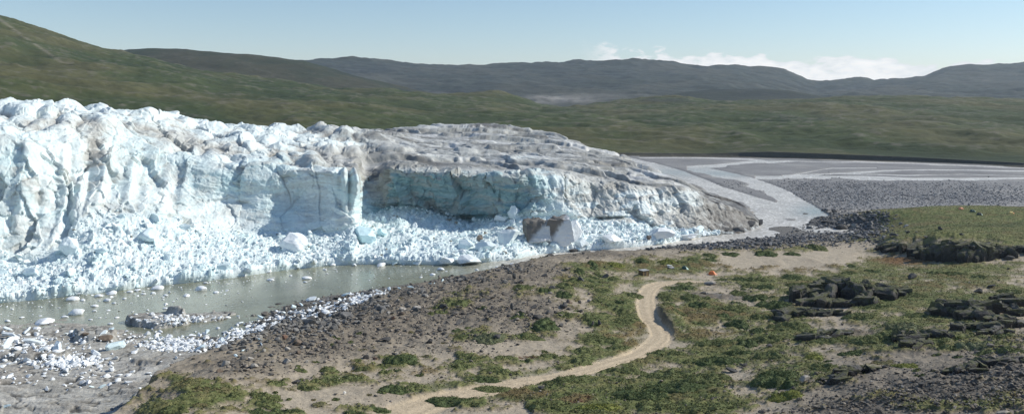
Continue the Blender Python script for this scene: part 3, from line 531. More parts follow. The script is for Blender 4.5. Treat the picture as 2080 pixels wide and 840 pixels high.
# ================================================================== GLACIER: a lofted tongue (columns along the front, profile from the water over the cliff to the back)
# column: waterline row, cliff foot (row,dist), lip (row,dist), shelf, crest, dip, back crest
G = [(-260,672,(595,250),(305,278),(255,298),(216,318),(228,345),(220,420)), (-100,648,(560,268),(295,294),(250,312),(209,334),(226,360),(216,440)),
 (0,615,(530,287),(285,305),(248,322),(208,345),(225,370),(214,450)), (50,611,(527,289),(296,307),(248,325),(206,348),(225,372),(214,450)), (100,606,(515,291),(300,315),(252,330),(207,352),(225,376),(216,455)),
 (150,600,(478,299),(278,326),(250,334),(217,356),(230,380),(220,460)), (200,595,(440,307),(272,336),(247,346),(223,363),(234,386),(226,470)), (250,589,(436,311),(290,343),(252,356),(225,372),(238,394),(230,480)),
 (300,582,(442,315),(300,349),(262,363),(231,381),(242,404),(234,490)), (340,578,(450,319),(308,354),(266,370),(231,389),(244,412),(238,500)), (380,574,(456,324),(322,353),(278,372),(245,397),(254,424),(246,510)),
 (420,570,(461,329),(334,350),(290,372),(251,407),(262,436),(254,520)), (500,560,(468,338),(338,350),(296,379),(253,419),(266,450),(258,540)), (560,551,(471,342),(340,352),(302,384),(263,429),(272,460),(265,560)),
 (640,542,(472,345),(348,351),(313,386),(265,440),(274,472),(268,580)), (672,539,(470,345),(351,349),(318,386),(262,444),(272,478),(268,590)), (700,538,(466,344),(349,347),(324,386),(265,446),(274,480),(268,595)), (722,537,(455,346),(350,349),(332,388),(269,448),(277,482),(267,605)),
 (732,536.5,(449,366),(360,377),(340,398),(271,449),(279,485),(267,610)), (745,536.5,(441,374),(364,389),(342,402),(273,450),(281,488),(266,620)), (765,536,(434,379),(356,390),(334,404),(279,452),(286,495),(266,636)), (790,536,(428,383),(344,382),(322,406),(291,456),(293,502),(265,650)),
 (820,536.5,(424,385),(343,378),(324,409),(300,458),(300,506),(264,655)), (850,537,(428,387),(346,377),(327,411),(306,460),(306,510),(263,660)), (900,537,(436,386),(350,374),(328,412),(313,462),(310,512),(260,675)), (950,535,(448,385),(353,373),(330,412),(316,465),(311,512),(257,692)),
 (985,532,(448,380),(356,371),(334,411),(318,464),(312,514),(255,700)), (1000,531,(448,377),(357,370),(335,410),(318,463),(312,515),(255,702)), (1040,527,(446,373),(356,371),(337,410),(320,460),(313,518),(263,690)), (1075,520,(440,372),(353,375),(337,412),(324,455),(314,515),(268,680)),
 (1110,515,(440,374),(354,380),(338,415),(328,451),(317,510),(271,670)), (1160,511,(446,377),(362,385),(345,416),(335,446),(324,500),(285,645)), (1200,508,(450,379),(371,389),(354,416),(343,441),(332,492),(300,622)), (1260,504,(456,381),(377,394),(362,416),(352,440),(343,480),(320,585)),
 (1330,497,(461,385),(382,399),(370,417),(364,436),(358,466),(347,530)), (1370,491,(466,389),(384,403),(376,419),(371,438),(367,463),(363,510)), (1400,484,(469,393),(390,408),(385,423),(382,440),(380,460),(378,490)), (1440,479,(470,399),(408,413),(402,425),(399,437),(397,450),(395,470)),
 (1475,476,(467,404),(419,418),(412,428),(409,437),(407,447),(405,460)), (1500,474,(464,408),(426,422),(420,430),(418,438),(416,446),(414,456)), (1530,466,(460,417),(442,424.5),(437,428),(435.5,431),(434.5,435),(434,440)), (1543,461,(457,424),(450,427),(448,429),(447,431),(446.5,433),(446,436))]
gpx = np.array([g[0] for g in G], float)
PX = np.arange(-260, 1543.5, 1.25); nc = len(PX)
def pch(v):                                         # monotone cubic along the front
    h = np.diff(gpx); dl = np.diff(v) / h; m_ = np.zeros(len(v)); w1 = 2 * h[1:] + h[:-1]; w2 = h[1:] + 2 * h[:-1]
    ok = dl[:-1] * dl[1:] > 0
    with np.errstate(all='ignore'): m_[1:-1] = np.where(ok, (w1 + w2) / (w1 / dl[:-1] + w2 / dl[1:]), 0)
    m_[0], m_[-1] = dl[0], dl[-1]
    i = np.clip(np.searchsorted(gpx, PX, 'right') - 1, 0, len(gpx) - 2); t = (PX - gpx[i]) / h[i]
    return (2*t**3-3*t**2+1)*v[i] + (t**3-2*t**2+t)*h[i]*m_[i] + (-2*t**3+3*t**2)*v[i+1] + (t**3-t**2)*h[i]*m_[i+1]
col_ = lambda f: pch(np.array([f(g) for g in G], float))
wl_d = FPX * ZC / (col_(lambda g: g[1]) - HY)
pts = []                                             # (distance, height)
base = (col_(lambda g: g[2][1]), col_(lambda g: ZC - (g[2][0] - HY) / FPX * g[2][1]))
lip = (col_(lambda g: g[3][1]), col_(lambda g: ZC - (g[3][0] - HY) / FPX * g[3][1]))
rest = [(col_(lambda g, k=k: g[k][1]), col_(lambda g, k=k: ZC - (g[k][0] - HY) / FPX * g[k][1])) for k in (4, 5, 6, 7)]
tipf = sst(1545, 1470, PX)
rl = np.minimum(2.6, base[1] * .45) * tipf
pts = [(wl_d + .3, -1.5 + 0 * PX), (wl_d + .6, rl), (wl_d * .45 + base[0] * .55, rl * .5 + base[1] * .5), base,
       (base[0] * .6 + lip[0] * .4 + 1.0 * tipf, base[1] * .62 + lip[1] * .38), lip] + rest + [(rest[-1][0] + 12, -2 + 0 * PX)]
K = np.array(pts)                                   # (11, 2, nc)
seg = [4, 34, 30, 74, 74, 90, 90, 50, 150, 12]       # rows per stretch
rows_ = []; kk = []
for s_, n in enumerate(seg):
    for q in range(n): rows_.append((s_, q / n)); kk.append(s_ + q / n)
rows_.append((9, 1.0)); kk.append(10.0); kk = np.array(kk)
nr = len(rows_)
si = np.array([r[0] for r in rows_]); ft = np.array([r[1] for r in rows_])[:, None]
Kp = np.concatenate([2 * K[:1] - K[1:2], K, 2 * K[-1:] - K[-2:-1]])
def crm(ch):
    a, b_, c_, e = (Kp[si + j][:, ch] for j in range(4))
    cub = .5 * (2 * b_ + (c_ - a) * ft + (2 * a - 5 * b_ + 4 * c_ - e) * ft ** 2 + (3 * b_ - a - 3 * c_ + e) * ft ** 3)
    return .45 * cub + .55 * (b_ * (1 - ft) + c_ * ft)
D = crm(0); Z = crm(1); X = (PX[None] - CX) / FPX * D; PP = np.repeat(PX[None], nr, 0); KK = np.repeat(kk[:, None], nc, 1)
def normals(X, Y, Z):
    P = np.stack([X, Y, Z], -1); du = np.gradient(P, axis=1); dv = np.gradient(P, axis=0); n = np.cross(du, dv)
    return n / np.maximum(np.linalg.norm(n, axis=-1, keepdims=True), 1e-9)
N = normals(X, D, Z)
size = np.clip(Z.max(0) / 22, .3, 1)[None] * (.35 + .65 * sst(1545, 1520, PX))[None]          # relief shrinks with the tongue's height
top = sst(4.7, 5.6, KK); cliff = sst(2.8, 3.2, KK) * (1 - top); apron = 1 - sst(2.7, 3.1, KK)
clean = sst(790, 700, PP - (KK - 6) * 0)             # the left half is high, clean and broken; the right half smooth and dirty
# big buttresses and flutes
b1 = fbm3(X + .75 * Z, D, Z * .75, 26, 3, 201); b2 = fbm3(X + .5 * Z, D, Z * .35, 11, 4, 211, True)
q = fbm3(X, D, Z, 7, 3, 221)
fa1, e1, r1 = facets(X + 2.5 * q, D + 2.5 * q, Z * .6 + .25 * X, 13.0, 3, .85)
fa2, e2, r2 = facets(X + 1.2 * q, D, Z * .8 - .3 * X, 4.0, 9, .9); fa3, e3, _ = facets(X, D + q, Z * .9 + .2 * X, 1.9, 17, .9)
fin = fbm3(X, D, Z, 1.6, 4, 231)
# zones: broken buttresses at the left, a smooth scalloped wall, the hollow blue alcove, the rougher grey cliff at the right
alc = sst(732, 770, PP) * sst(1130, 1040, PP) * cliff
lef = (1 - sst(325, 420, PP)) * cliff; rig = sst(1040, 1110, PP) * cliff; wal = np.clip(cliff - lef - alc - rig, 0, 1)
bill = np.abs(fbm3(X, D * .9, Z * .8, 15, 2, 255)) * 2.2; bil2 = np.abs(fbm3(X + 3 * q, D, Z, 5.5, 3, 257)) * 2.0
bed = fbm3(X * .35 + 1.2 * Z, D * .35, Z * 1.3 - .28 * X, 6.5, 4, 241, True)
rough2 = fbm3(X + 2 * q, D, Z * .8, 4.2, 4, 243, True)
blk = (r1[..., 0] - .5) * sst(0, .35, e1); blk2 = (r2[..., 0] - .5) * sst(0, .3, e2)
gate = sst(-.15, .35, s0 := fbm3(X, D, Z, 16, 3, 245))
b0 = fbm3(X + .6 * Z, D, Z * .6, 48, 2, 205)
disp = lef * (b0 * 5 + b1 * 4.0 + (b2 - .3) * .4 + fa1 * 3.4 + fa2 * 1.0 + fa3 * .25)
disp += wal * (b0 * 2.5 + b1 * 2.4 + (bed - .3) * .8 + fa1 * 1.9 + fa2 * .5 * gate + fa3 * .2)
disp += alc * (b0 * 3 + b1 * 2.6 + (bed - .3) * 2.0 + fa1 * 3.6 + fa2 * 1.5 + fa3 * .4)
disp += rig * (b0 * 3.0 + b1 * 2.4 + (b2 - .3) * 1.2 + fa1 * 3.6 + fa2 * .8 + fa3 * .3)
disp += (cliff * .26 + top * .08) * fin - (cliff * .45 * gate) * np.exp(-(e1 / .05) ** 2)
h1 = fbm3(X, D * .8, Z, 20, 4, 251)
wrp = 14 * fbm3(X, D, Z * 0, 45, 3, 275); ridge = fbm3((X - 120) * .4 + wrp, D * .8 + X * .22 + wrp, Z * 0, 13, 4, 271, True)        # plough lines of the dirty plateau
ledge = fbm3(X * .35 + 40 + wrp, D * .7 + X * .2 + wrp, Z * 0, 26, 4, 273)
disp += top * clean * (h1 * 1.6 + (bill - .5) * 3.4 + (bil2 - .5) * .5 + fa1 * 1.5 + fa2 * .5 + fa3 * .15)
disp += top * (1 - clean) * (h1 * 2.2 + (ridge - .3) * .8 + 2.4 * (sst(-.03, .04, ledge) - .5) + 1.8 * (sst(.2, .26, ledge)) + fa1 * .8 * gate + fa2 * .25 + fa3 * .1)
a1 = fbm3(X, D, Z, 6, 4, 281); w1_, w2_, wr, _ = worley3(X / 1.1, D / 1.1, Z / 1.1, 13)
disp += apron * sst(.2, .9, KK) * (a1 * 2.2 + fa2 * 1.3 * sst(-.2, .3, a1) + fa3 * .55 + (wr[..., 0] - .5) * .3 + .2 * fin)
disp *= size * sst(0, .9, KK) * (1 - sst(9.4, 9.9, KK))
# the free-standing pillar and its notch at the corner of the alcove
for p_, w_, a_ in ((700, 6, 2.6), (717, 5, 3.0), (709, 3.2, -2.6), (690, 7, -1.8), (205, 9, 4.5), (178, 8, -3.6), (228, 8, -2), (118, 9, 3.4), (140, 7, -3), (262, 9, 3), (72, 9, -3), (40, 10, 2.5), (285, 8, -2.2), (330, 10, 1.8), (355, 9, -2.5)):
    k0 = 4.9 if p_ > 600 else 4.3 - .0008 * p_
    sl_ = .0 if p_ > 600 else 14 * (KK - 4)
    disp += a_ * (1 if p_ > 600 else .55) * np.exp(-((PP - p_ - sl_) / w_) ** 2) * np.exp(-((KK - k0) / (.62 if p_ < 600 else .8)) ** 2) * cliff
H = 1 - .55 * N[..., 2:3] * np.array([0, 0, 1])
X2 = X + N[..., 0] * disp; D2 = D + N[..., 1] * disp; Z2 = Z + N[..., 2] * disp * np.where(KK > 4.7, 1.0, .7)
# broad hollows in the middle wall
rowh = HY + (ZC - Z2) / D2 * FPX
for p_, r_, w_, h_, dpt in ((612, 400, 62, 42, 6.0), (470, 405, 60, 38, 4.5), (390, 430, 40, 30, 2.5), (540, 345, 45, 16, 2.5), (110, 420, 40, 60, 3.5)):
    D2 = D2 + dpt * np.exp(-((PP - p_ + .35 * (rowh - r_)) / w_) ** 2 - ((rowh - r_) / h_) ** 2) * cliff
# horizontal blue-dark cave slit low in the right-hand cliff and under the alcove
for p_, r_, w_, h_, dpt in ((1240, 444, 36, 3.5, 4), (960, 441, 90, 3.5, 3), (800, 425, 40, 8, 2.0)):
    row = HY + (ZC - Z2) / D2 * FPX
    m_ = np.exp(-((PP - p_) / w_) ** 4 - ((row - r_ + .04 * (PP - p_)) / h_) ** 2) * sst(2.6, 3.1, KK) * (KK < 5)
    D2 = D2 + m_ * dpt
# colour: white weathered ice, bluish fresh faces, silt and debris, painted alcove shade
N2 = normals(X2, D2, Z2)
def blur(A, n):
    k = np.ones(n) / n
    A = np.apply_along_axis(lambda v: np.convolve(np.pad(v, n // 2, 'edge'), k, 'valid'), 0, A)
    return np.apply_along_axis(lambda v: np.convolve(np.pad(v, n // 2, 'edge'), k, 'valid'), 1, A)
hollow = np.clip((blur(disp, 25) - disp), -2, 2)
row = HY + (ZC - Z2) / D2 * FPX
gb = lambda L: blobs(L, PP, row)
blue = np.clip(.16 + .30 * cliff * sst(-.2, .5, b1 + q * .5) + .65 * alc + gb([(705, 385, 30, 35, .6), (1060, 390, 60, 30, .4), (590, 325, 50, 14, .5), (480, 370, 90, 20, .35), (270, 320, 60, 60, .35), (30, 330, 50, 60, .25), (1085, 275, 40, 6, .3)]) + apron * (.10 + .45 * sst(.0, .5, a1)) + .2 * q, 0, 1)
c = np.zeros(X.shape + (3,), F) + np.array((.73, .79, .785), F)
c = mixc(c, (.83, .88, .872), apron * .8); c = mixc(c, (.46, .69, .72), blue * .8 * (1 - .65 * sst(1080, 1180, PP))); c = mixc(c, (.135, .245, .27), alc * (.62 + .3 * sst(-.2, .4, bed - .3)) * .9)  # alcove: dirty blue ice, darkened further to paint in the hollow's shade
s1 = fbm3(X, D * .7, Z * .5, 9, 5, 301); s2 = fbm3(X, D, Z * .35, 3, 4, 311); s3 = fbm3(X * .3 + 1.0 * Z, D * .4, Z * 1.2 - .3 * X, 7, 4, 321, True)
right = sst(640, 900, PP + 60 * (KK - 5) * (KK > 5)); fold = sst(.42, .08, bill) * clean + sst(.3, .05, bil2) * .5
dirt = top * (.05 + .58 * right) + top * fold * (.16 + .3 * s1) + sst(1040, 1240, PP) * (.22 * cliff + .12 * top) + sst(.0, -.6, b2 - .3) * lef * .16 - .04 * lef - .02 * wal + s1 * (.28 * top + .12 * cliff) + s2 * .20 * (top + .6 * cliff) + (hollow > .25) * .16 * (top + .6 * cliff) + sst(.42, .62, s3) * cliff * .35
dirt += gb([(640, 320, 130, 22, .42), (770, 335, 60, 22, .5), (345, 275, 60, 18, .5), (195, 300, 16, 50, .65), (150, 250, 60, 14, .45), (270, 255, 50, 12, .4), (430, 300, 60, 14, .35), (40, 245, 60, 14, .22), (900, 335, 170, 9, .35), (1150, 300, 180, 25, .2), (900, 275, 160, 12, .2), (1330, 378, 110, 10, .4), (1480, 440, 80, 30, .55), (1420, 455, 50, 16, .35), (760, 370, 30, 30, .5),
            (470, 290, 120, 14, .18), (1120, 460, 40, 14, .2), (1250, 330, 60, 14, .25), (1200, 380, 60, 12, .2), (60, 470, 50, 40, .05)])
dirt -= gb([(1060, 285, 60, 7, .4), (720, 285, 60, 18, .3), (560, 275, 120, 12, .15), (1060, 320, 50, 6, .35), (1320, 420, 60, 25, .15)])
deb = gb([(990, 253, 48, 8, 1.3), (795, 266, 34, 5, .9), (1510, 440, 55, 24, 1.0), (1460, 455, 60, 24, .7), (1440, 402, 60, 8, .7), (1360, 364, 60, 8, .6), (655, 268, 20, 4, .3)]) * sst(-.3, .2, s2 + .1)
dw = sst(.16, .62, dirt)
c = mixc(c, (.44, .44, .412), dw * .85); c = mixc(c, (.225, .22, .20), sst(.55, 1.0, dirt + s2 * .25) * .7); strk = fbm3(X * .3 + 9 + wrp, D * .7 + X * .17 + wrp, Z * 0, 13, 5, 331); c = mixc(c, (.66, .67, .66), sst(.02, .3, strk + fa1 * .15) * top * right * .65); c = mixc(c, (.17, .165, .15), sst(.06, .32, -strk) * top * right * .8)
c = mixc(c, (.11, .105, .10), np.clip(deb, 0, 1) * .85)
tipd = sst(1395, 1490, PP + 30 * s1 + 25 * s2); c = mixc(c, (.105, .098, .088), tipd * .8 * (.55 + .9 * sst(-.2, .3, s1 + s2 * .5))); c = mixc(c, (.05, .048, .046), tipd * sst(-.02, .22, s2 - s1 * .3) * .8)
crack = np.exp(-(e1 / .035) ** 2) * sst(-.2, .25, s1) * (cliff + top)
c = mixc(c, (.22, .215, .2), np.clip(crack * gate, 0, 1) * .45)
flip = gridfaces(nr, nc)
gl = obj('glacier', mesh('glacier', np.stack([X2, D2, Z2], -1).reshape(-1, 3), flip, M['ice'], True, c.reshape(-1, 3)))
tag(gl, 'broad white and blue glacier tongue ending in broken ice cliffs, dirty grey towards its tip', 'glacier')
# ================================================================== stones and ice blocks
def ico(sub):
    t = (1 + 5 ** .5) / 2
    v = [(-1,t,0),(1,t,0),(-1,-t,0),(1,-t,0),(0,-1,t),(0,1,t),(0,-1,-t),(0,1,-t),(t,0,-1),(t,0,1),(-t,0,-1),(-t,0,1)]
    f = [(0,11,5),(0,5,1),(0,1,7),(0,7,10),(0,10,11),(1,5,9),(5,11,4),(11,10,2),(10,7,6),(7,1,8),(3,9,4),(3,4,2),(3,2,6),(3,6,8),(3,8,9),(4,9,5),(2,4,11),(6,2,10),(8,6,7),(9,8,1)]
    v = [np.array(p) / np.linalg.norm(p) for p in v]
    for _ in range(sub):
        mid = {}; nf = []
        def m_(a, b):
            k = (min(a, b), max(a, b))
            if k not in mid: q_ = v[a] + v[b]; v.append(q_ / np.linalg.norm(q_)); mid[k] = len(v) - 1
            return mid[k]
        for a, b_, c_ in f:
            x, y, z = m_(a, b_), m_(b_, c_), m_(c_, a); nf += [(a, x, z), (b_, y, x), (c_, z, y), (x, y, z)]
        f = nf
    return np.array(v, float), np.array(f)
ICO = {k: ico(k) for k in (1, 2, 3, 4)}
def stone(r, sub=2, cuts=9, lo=.55, hi=.92, rough=.06, scale=(1, .8, .65)):
    v, f = ICO[sub]; v = v.copy() * 1.05
    for _ in range(cuts):
        n = r.normal(size=3); n /= np.linalg.norm(n); d = r.uniform(lo, hi); s = v @ n - d
        v -= np.maximum(s, 0)[:, None] * n
    o = r.uniform(0, 50, 3)
    v += v * (rough * fbm3(v[:, 0] + o[0], v[:, 1] + o[1], v[:, 2] + o[2], .6, 3))[:, None]
    return v * np.array(scale), f
def slabmesh(r, sub=3, strat_=.05):
    """box-like block with chipped edges and bedding grooves, unit half sizes"""
    v, f = ICO[sub]; v = v * 2.2
    for ax in range(3):
        for sg in (-1, 1):
            n = r.normal(size=3) * .13; n[ax] = sg; n /= np.linalg.norm(n); s = v @ n - r.uniform(.9, 1.02); v = v - np.maximum(s, 0)[:, None] * n
    for _ in range(7):
        n = r.normal(size=3); n /= np.linalg.norm(n); s = v @ n - r.uniform(.82, 1.4); v = v - np.maximum(s, 0)[:, None] * n
    o = r.uniform(0, 50, 3)
    a = fbm3(v[:, 0] * .5 + o[0], v[:, 1] * .5 + o[1], v[:, 2] * 2.4 + o[2], .8, 3, 0, True); b_ = fbm3(v[:, 0] + o[1], v[:, 1] + o[2], v[:, 2] + o[0], .7, 4)
    v = v * np.c_[1 + strat_ * 2.4 * (a - .3) + .2 * b_, 1 + strat_ * 2.4 * (a - .3) + .2 * b_, 1 + .25 * b_]
    return v, f
def rotm(r, tilt=.5):
    a = r.uniform(0, 2 * np.pi); c_, s = np.cos(a), np.sin(a); Rz = np.array([[c_, -s, 0], [s, c_, 0], [0, 0, 1]])
    b_ = r.normal(0, tilt, 2); Rx = np.array([[1, 0, 0], [0, np.cos(b_[0]), -np.sin(b_[0])], [0, np.sin(b_[0]), np.cos(b_[0])]]); Ry = np.array([[np.cos(b_[1]), 0, np.sin(b_[1])], [0, 1, 0], [-np.sin(b_[1]), 0, np.cos(b_[1])]])
    return Rz @ Rx @ Ry
R = np.random.default_rng(21)
SHADE = {'dark': (.085, .083, .08), 'mid': (.165, .15, .13), 'brown': (.19, .15, .115), 'pale': (.34, .315, .275), 'white': (.8, .78, .72), 'grey': (.20, .197, .19), 'red': (.22, .135, .095)}
STONES = {}
for k, col in SHADE.items():
    L = []
    for i in range(5):
        v, f = stone(R, 2, 10, .5, .9, .08, (1, R.uniform(.65, .95), R.uniform(.5, .8)))
        cc = np.array(col) * (1 + .12 * R.normal()) * (1 + .10 * R.normal(size=(len(v), 1)))
        L.append(mesh('rock', v, f, M['rock'], False, np.clip(cc, .01, .9)))
    STONES[k] = L
def rock(px, py, w, h, shade, label, group=None, name='rock', cat='rock', sink=.25, xyz=None, mesh_=None):
    x, y, z = (float(q[0]) for q in ground(px, py)) if xyz is None else xyz
    s = w * y / FPX / 2; hz = h * y / FPX / 2
    o = obj(name, mesh_ or STONES[shade][R.integers(5)]); o.location = (x, y + s * .5, z + hz * (1 - sink * 1.2))
    o.scale = (s, s * R.uniform(.7, 1), hz / .68); o.rotation_euler = (R.normal(0, .12), R.normal(0, .12), R.choice([0, math.pi]) + R.normal(0, .35))
    return tag(o, label, cat, group)
def scatter_mesh(name, P, S, protos, cols, mat, tilt=.6, flat=(1, 1), sink=.3, smooth=False, seed=1):
    """very many small pieces as one mesh: P (n,3), S sizes, cols (n,3)"""
    r = np.random.default_rng(seed); n = len(P); which = r.integers(len(protos), size=n); Vs = []; Fs = []; Cs = []; off = 0
    for k, (v, f) in enumerate(protos):
        ii = np.where(which == k)[0]
        if not len(ii): continue
        ang = r.uniform(0, 2 * np.pi, len(ii)); ca, sa = np.cos(ang), np.sin(ang); t1 = r.normal(0, tilt, len(ii)); c1, s1_ = np.cos(t1), np.sin(t1)
        sc = S[ii][:, None] * r.uniform(.75, 1.25, (len(ii), 3)); sc[:, 2] *= flat[0]
        q = v[None] * sc[:, None]
        y1 = q[..., 1] * c1[:, None] - q[..., 2] * s1_[:, None]; z1 = q[..., 1] * s1_[:, None] + q[..., 2] * c1[:, None]
        X_ = q[..., 0] * ca[:, None] - y1 * sa[:, None]; Y_ = q[..., 0] * sa[:, None] + y1 * ca[:, None]
        W_ = np.stack([X_, Y_, z1], -1) + P[ii][:, None]; W_[..., 2] += (S[ii] * (1 - sink) * .5 * flat[0])[:, None]
        Vs.append(W_.reshape(-1, 3)); Fs.append((f[None] + (np.arange(len(ii)) * len(v))[:, None, None]).reshape(-1, 3) + off); off += len(ii) * len(v)
        Cs.append(np.repeat(cols[ii], len(v), 0))
    return obj(name, mesh(name, np.concatenate(Vs), np.concatenate(Fs), mat, smooth, np.concatenate(Cs)))
LOW = [stone(R, 1, 7, .5, .9, .05, (1, .8, .65)) for _ in range(8)]
LOWI = [stone(R, 1, 12, .4, .8, .12, (1.25, .95, .8)) for _ in range(12)]
ICES = []
for i in range(10):
    v, f = stone(R, 3, 17, .42, .8, .14, (1.2, R.uniform(.7, 1), R.uniform(.6, 1)))
    cc = np.array((.77, .81, .82)) * (1 - R.uniform(0, .12) * np.array([1.6, .5, .3])); ICES.append(mesh('ice_block', v, f, M['iceblock'], False, np.repeat(cc[None], len(v), 0)))
FLOES = []
for i in range(8):
    v, f = stone(R, 2, 8, .6, .95, .2, (1, R.uniform(.55, .9), R.uniform(.28, .45)))
    FLOES.append(mesh('ice_floe', v, f, M['iceblock'], True, np.repeat(np.array([[.84, .87, .88]]), len(v), 0)))
# ------------------------------------------------------------------ collapsed ice along the glacier foot
aa = np.where((KK > .35) & (KK < 3.30) & (PP > -220) & (PP < 1462))
def apron_pts(n, kmax, r, wfun=None):
    i = r.integers(len(aa[0]), size=n * 3)
    P = np.stack([X2[aa][i], D2[aa][i], Z2[aa][i]], -1); p = PP[aa][i]; k = KK[aa][i]
    keep = (r.uniform(size=len(i)) < np.clip(np.abs(P[:, 1] * 1.25 / FPX) * 4, .2, 1)) & (k < kmax)
    return P[keep][:n], p[keep][:n], k[keep][:n]
r = np.random.default_rng(31)
P, p, k = apron_pts(15000, 3.28, r); kp = r.uniform(size=len(P)) < sst(3.3, 2.8, k); P, p, k = P[kp], p[kp], k[kp]
S = np.clip(r.lognormal(-1.25, .6, len(P)), .1, 1.3) * (.75 + .35 * sst(500, 1000, p))
cols = np.array((.80, .85, .845)) * (1 - r.uniform(0, .12, (len(P), 1)) * np.array([1.3, .5, .3])); brown = r.uniform(size=len(P)) < .012; cols[brown] = (.28, .25, .2)
tag(scatter_mesh('ice_rubble', P, S, LOWI, cols, M['iceblock'], .8, (1, 1), .75, seed=32), None, None, kind='stuff')
# rubble heaped in the back of the alcove
def icerock(P, s, label, group, name='ice_block', sz=None, me=None):
    o = obj(name, me or ICES[R.integers(10)]); o.location = P; o.scale = sz or (s, s * R.uniform(.75, 1.1), s * R.uniform(.7, 1.1)); o.rotation_euler = (R.normal(0, .4), R.normal(0, .4), R.uniform(0, 6.28))
    return tag(o, label, 'ice block', group)
P, p, k = apron_pts(285, 3.05, np.random.default_rng(33))
for q, pp, kq in zip(P, p, k):
    lab, grp = (('jagged white ice block in the collapse heap below the tall left cliff', 'ice blocks below the tall white cliff') if pp < 420 else
                ('broken pale ice block in the heap between the pillar and the lake', 'ice blocks in front of the ice pillar') if pp < 760 else
                ('bluish white ice block heaped at the mouth of the blue alcove', 'ice blocks in front of the blue alcove') if pp < 1110 else
                ('rounded white ice block in the heap under the grey right-hand cliff', 'ice blocks under the grey cliff'))
    icerock(q + np.array([0, 0, .1]), float(np.clip(R.lognormal(.0, .52), .5, 3.0)), lab, grp)
# the large fallen blocks one can pick out
BIG = [(140,520,24,44,'tall narrow ice tower leaning out of the rubble below the left cliff',(.74,.84,.87),0),(205,515,20,14,'low bluish hump of ice beside the leaning ice tower',(.72,.84,.87),0),(592,506,34,34,'large wedge-shaped white block in the rubble left of the pillar',(.80,.85,.87),0),
 (742,496,27,38,'pale blue split ice block standing at the foot of the alcove rubble',(.60,.80,.84),0),(775,478,12,16,'small blue ice slab leaning behind the split blue block',(.58,.79,.83),0),(945,505,22,20,'rounded bluish boulder of ice left of the brown-topped blocks',(.68,.80,.83),0),
 (985,508,24,22,'rounded white boulder of ice below the brown-topped blocks',(.72,.82,.84),0),(975,492,9,16,'brown debris-covered lump standing among the white ice',(.27,.22,.17),0),(1030,496,27,40,'cube-like pale ice block with a thin brown dirt cap',(.74,.81,.82),1),(1046,448,16,28,'upright pale block at the edge of the alcove shade',(.72,.80,.81),0),
 (1018,452,20,22,'lumpy white block behind the brown-capped cube of ice',(.78,.83,.84),0),(1092,488,30,46,'huge slanting block with a dark dirty top face',(.66,.67,.66),2),(1130,492,30,58,'tall pointed ice fin with a dark dirty left side',(.76,.79,.80),2),(1166,490,22,44,'ribbed white block right of the pointed ice fin',(.78,.82,.83),0),
 (1345,484,30,26,'pile-topping white block under the grey cliff near the tip',(.80,.83,.84),0),(1392,487,26,14,'low white slab of ice farthest along the rubble before the dirty tip',(.80,.83,.84),0),(1318,489,7,8,'small dark brown stone block among the last white ice',(.12,.10,.085),0),(945,541,30,18,'grey-sided rounded ice boulder at the water below the alcove',(.72,.78,.80),0),
 (905,539,20,16,'white ice boulder at the waterline left of the grey-sided one',(.80,.85,.86),0),(1240,492,24,16,'flat-topped white block in the middle of the right-hand heap',(.80,.84,.85),0),(60,560,20,20,'rounded blue-white block low on the left rubble',(.70,.82,.86),0),(300,490,30,24,'smooth bluish block half sunk in the rubble left of centre',(.72,.84,.87),0)]
def apron_at(px, py):
    rw = HY + (ZC - Z2[aa]) / D2[aa] * FPX; i = np.argmin((PP[aa] - px) ** 2 + (rw - py) ** 2); return np.array([X2[aa][i], D2[aa][i], Z2[aa][i]])
for px, py, w, h, lab, col, dirt_ in BIG:
    b_ = apron_at(px, py - 2); w, h = w * .9, h * .88; s = w * b_[1] / FPX; hz = h * b_[1] / FPX
    v, f = slabmesh(R, 4, .03) if dirt_ == 2 else stone(R, 4, 22, .5, .8, .16, (1.25, 1.05, 1.2))
    if dirt_ == 2: v[:, 0] *= 1 - .25 * v[:, 2]
    v *= np.array([s, s * .8, hz * .62]); v[:, 2] += hz * .42; v[:, 0] += v[:, 2] * R.normal(0, .12)
    cc = np.repeat(np.array([col]), len(v), 0)
    if dirt_:
        t_ = sst(.80, .9, v[:, 2] / hz) if dirt_ == 1 else sst(-.1, .25, v[:, 2] / hz - .4 - v[:, 0] / s * .75 + .25 * fbm3(v[:, 0], v[:, 1], v[:, 2], 1.2, 3))
        cc = cc + (np.array((.13, .112, .09)) - cc) * (t_ * .92)[:, None]
    tag(obj('ice_block', mesh('ice_block', v, f, M['iceblock'], False, cc), loc=b_), lab, 'ice block', 'large ice blocks fallen from the glacier')
# broken dark blocks at the very tip of the tongue
for px, py, w, h, lab in [(1545,458,11,17,'small dark ice lump standing in the river just off the glacier tip'),(1520,464,22,20,'dirty dark ice block at the tip beside the river'),(1500,472,24,16,'grey debris-covered block at the foot of the dark glacier tip'),(1475,473,18,15,'low dark overhanging ice slab at the front edge of the dirty tip'),(1528,446,16,15,'tilted dark ice plate above the river at the tip')]:
    d = dz(py, 0) ; s = w * d / FPX; hz = h * d / FPX
    v, f = stone(R, 4, 26, .45, .85, .14, (1, .8, .8)); v = v * np.array([s * .75, s * .7, hz * .75]) ; v[:, 0] += v[:, 2] * .3; v[:, 2] += hz * .3
    tag(obj('ice_block', mesh('ice_block', v, f, M['outcrop'], False, np.repeat(np.array([[.15, .145, .138]]), len(v), 0)), loc=((px - CX) / FPX * d, d + s * .4, 0)), lab, 'ice block', 'dark blocks at the glacier tip')
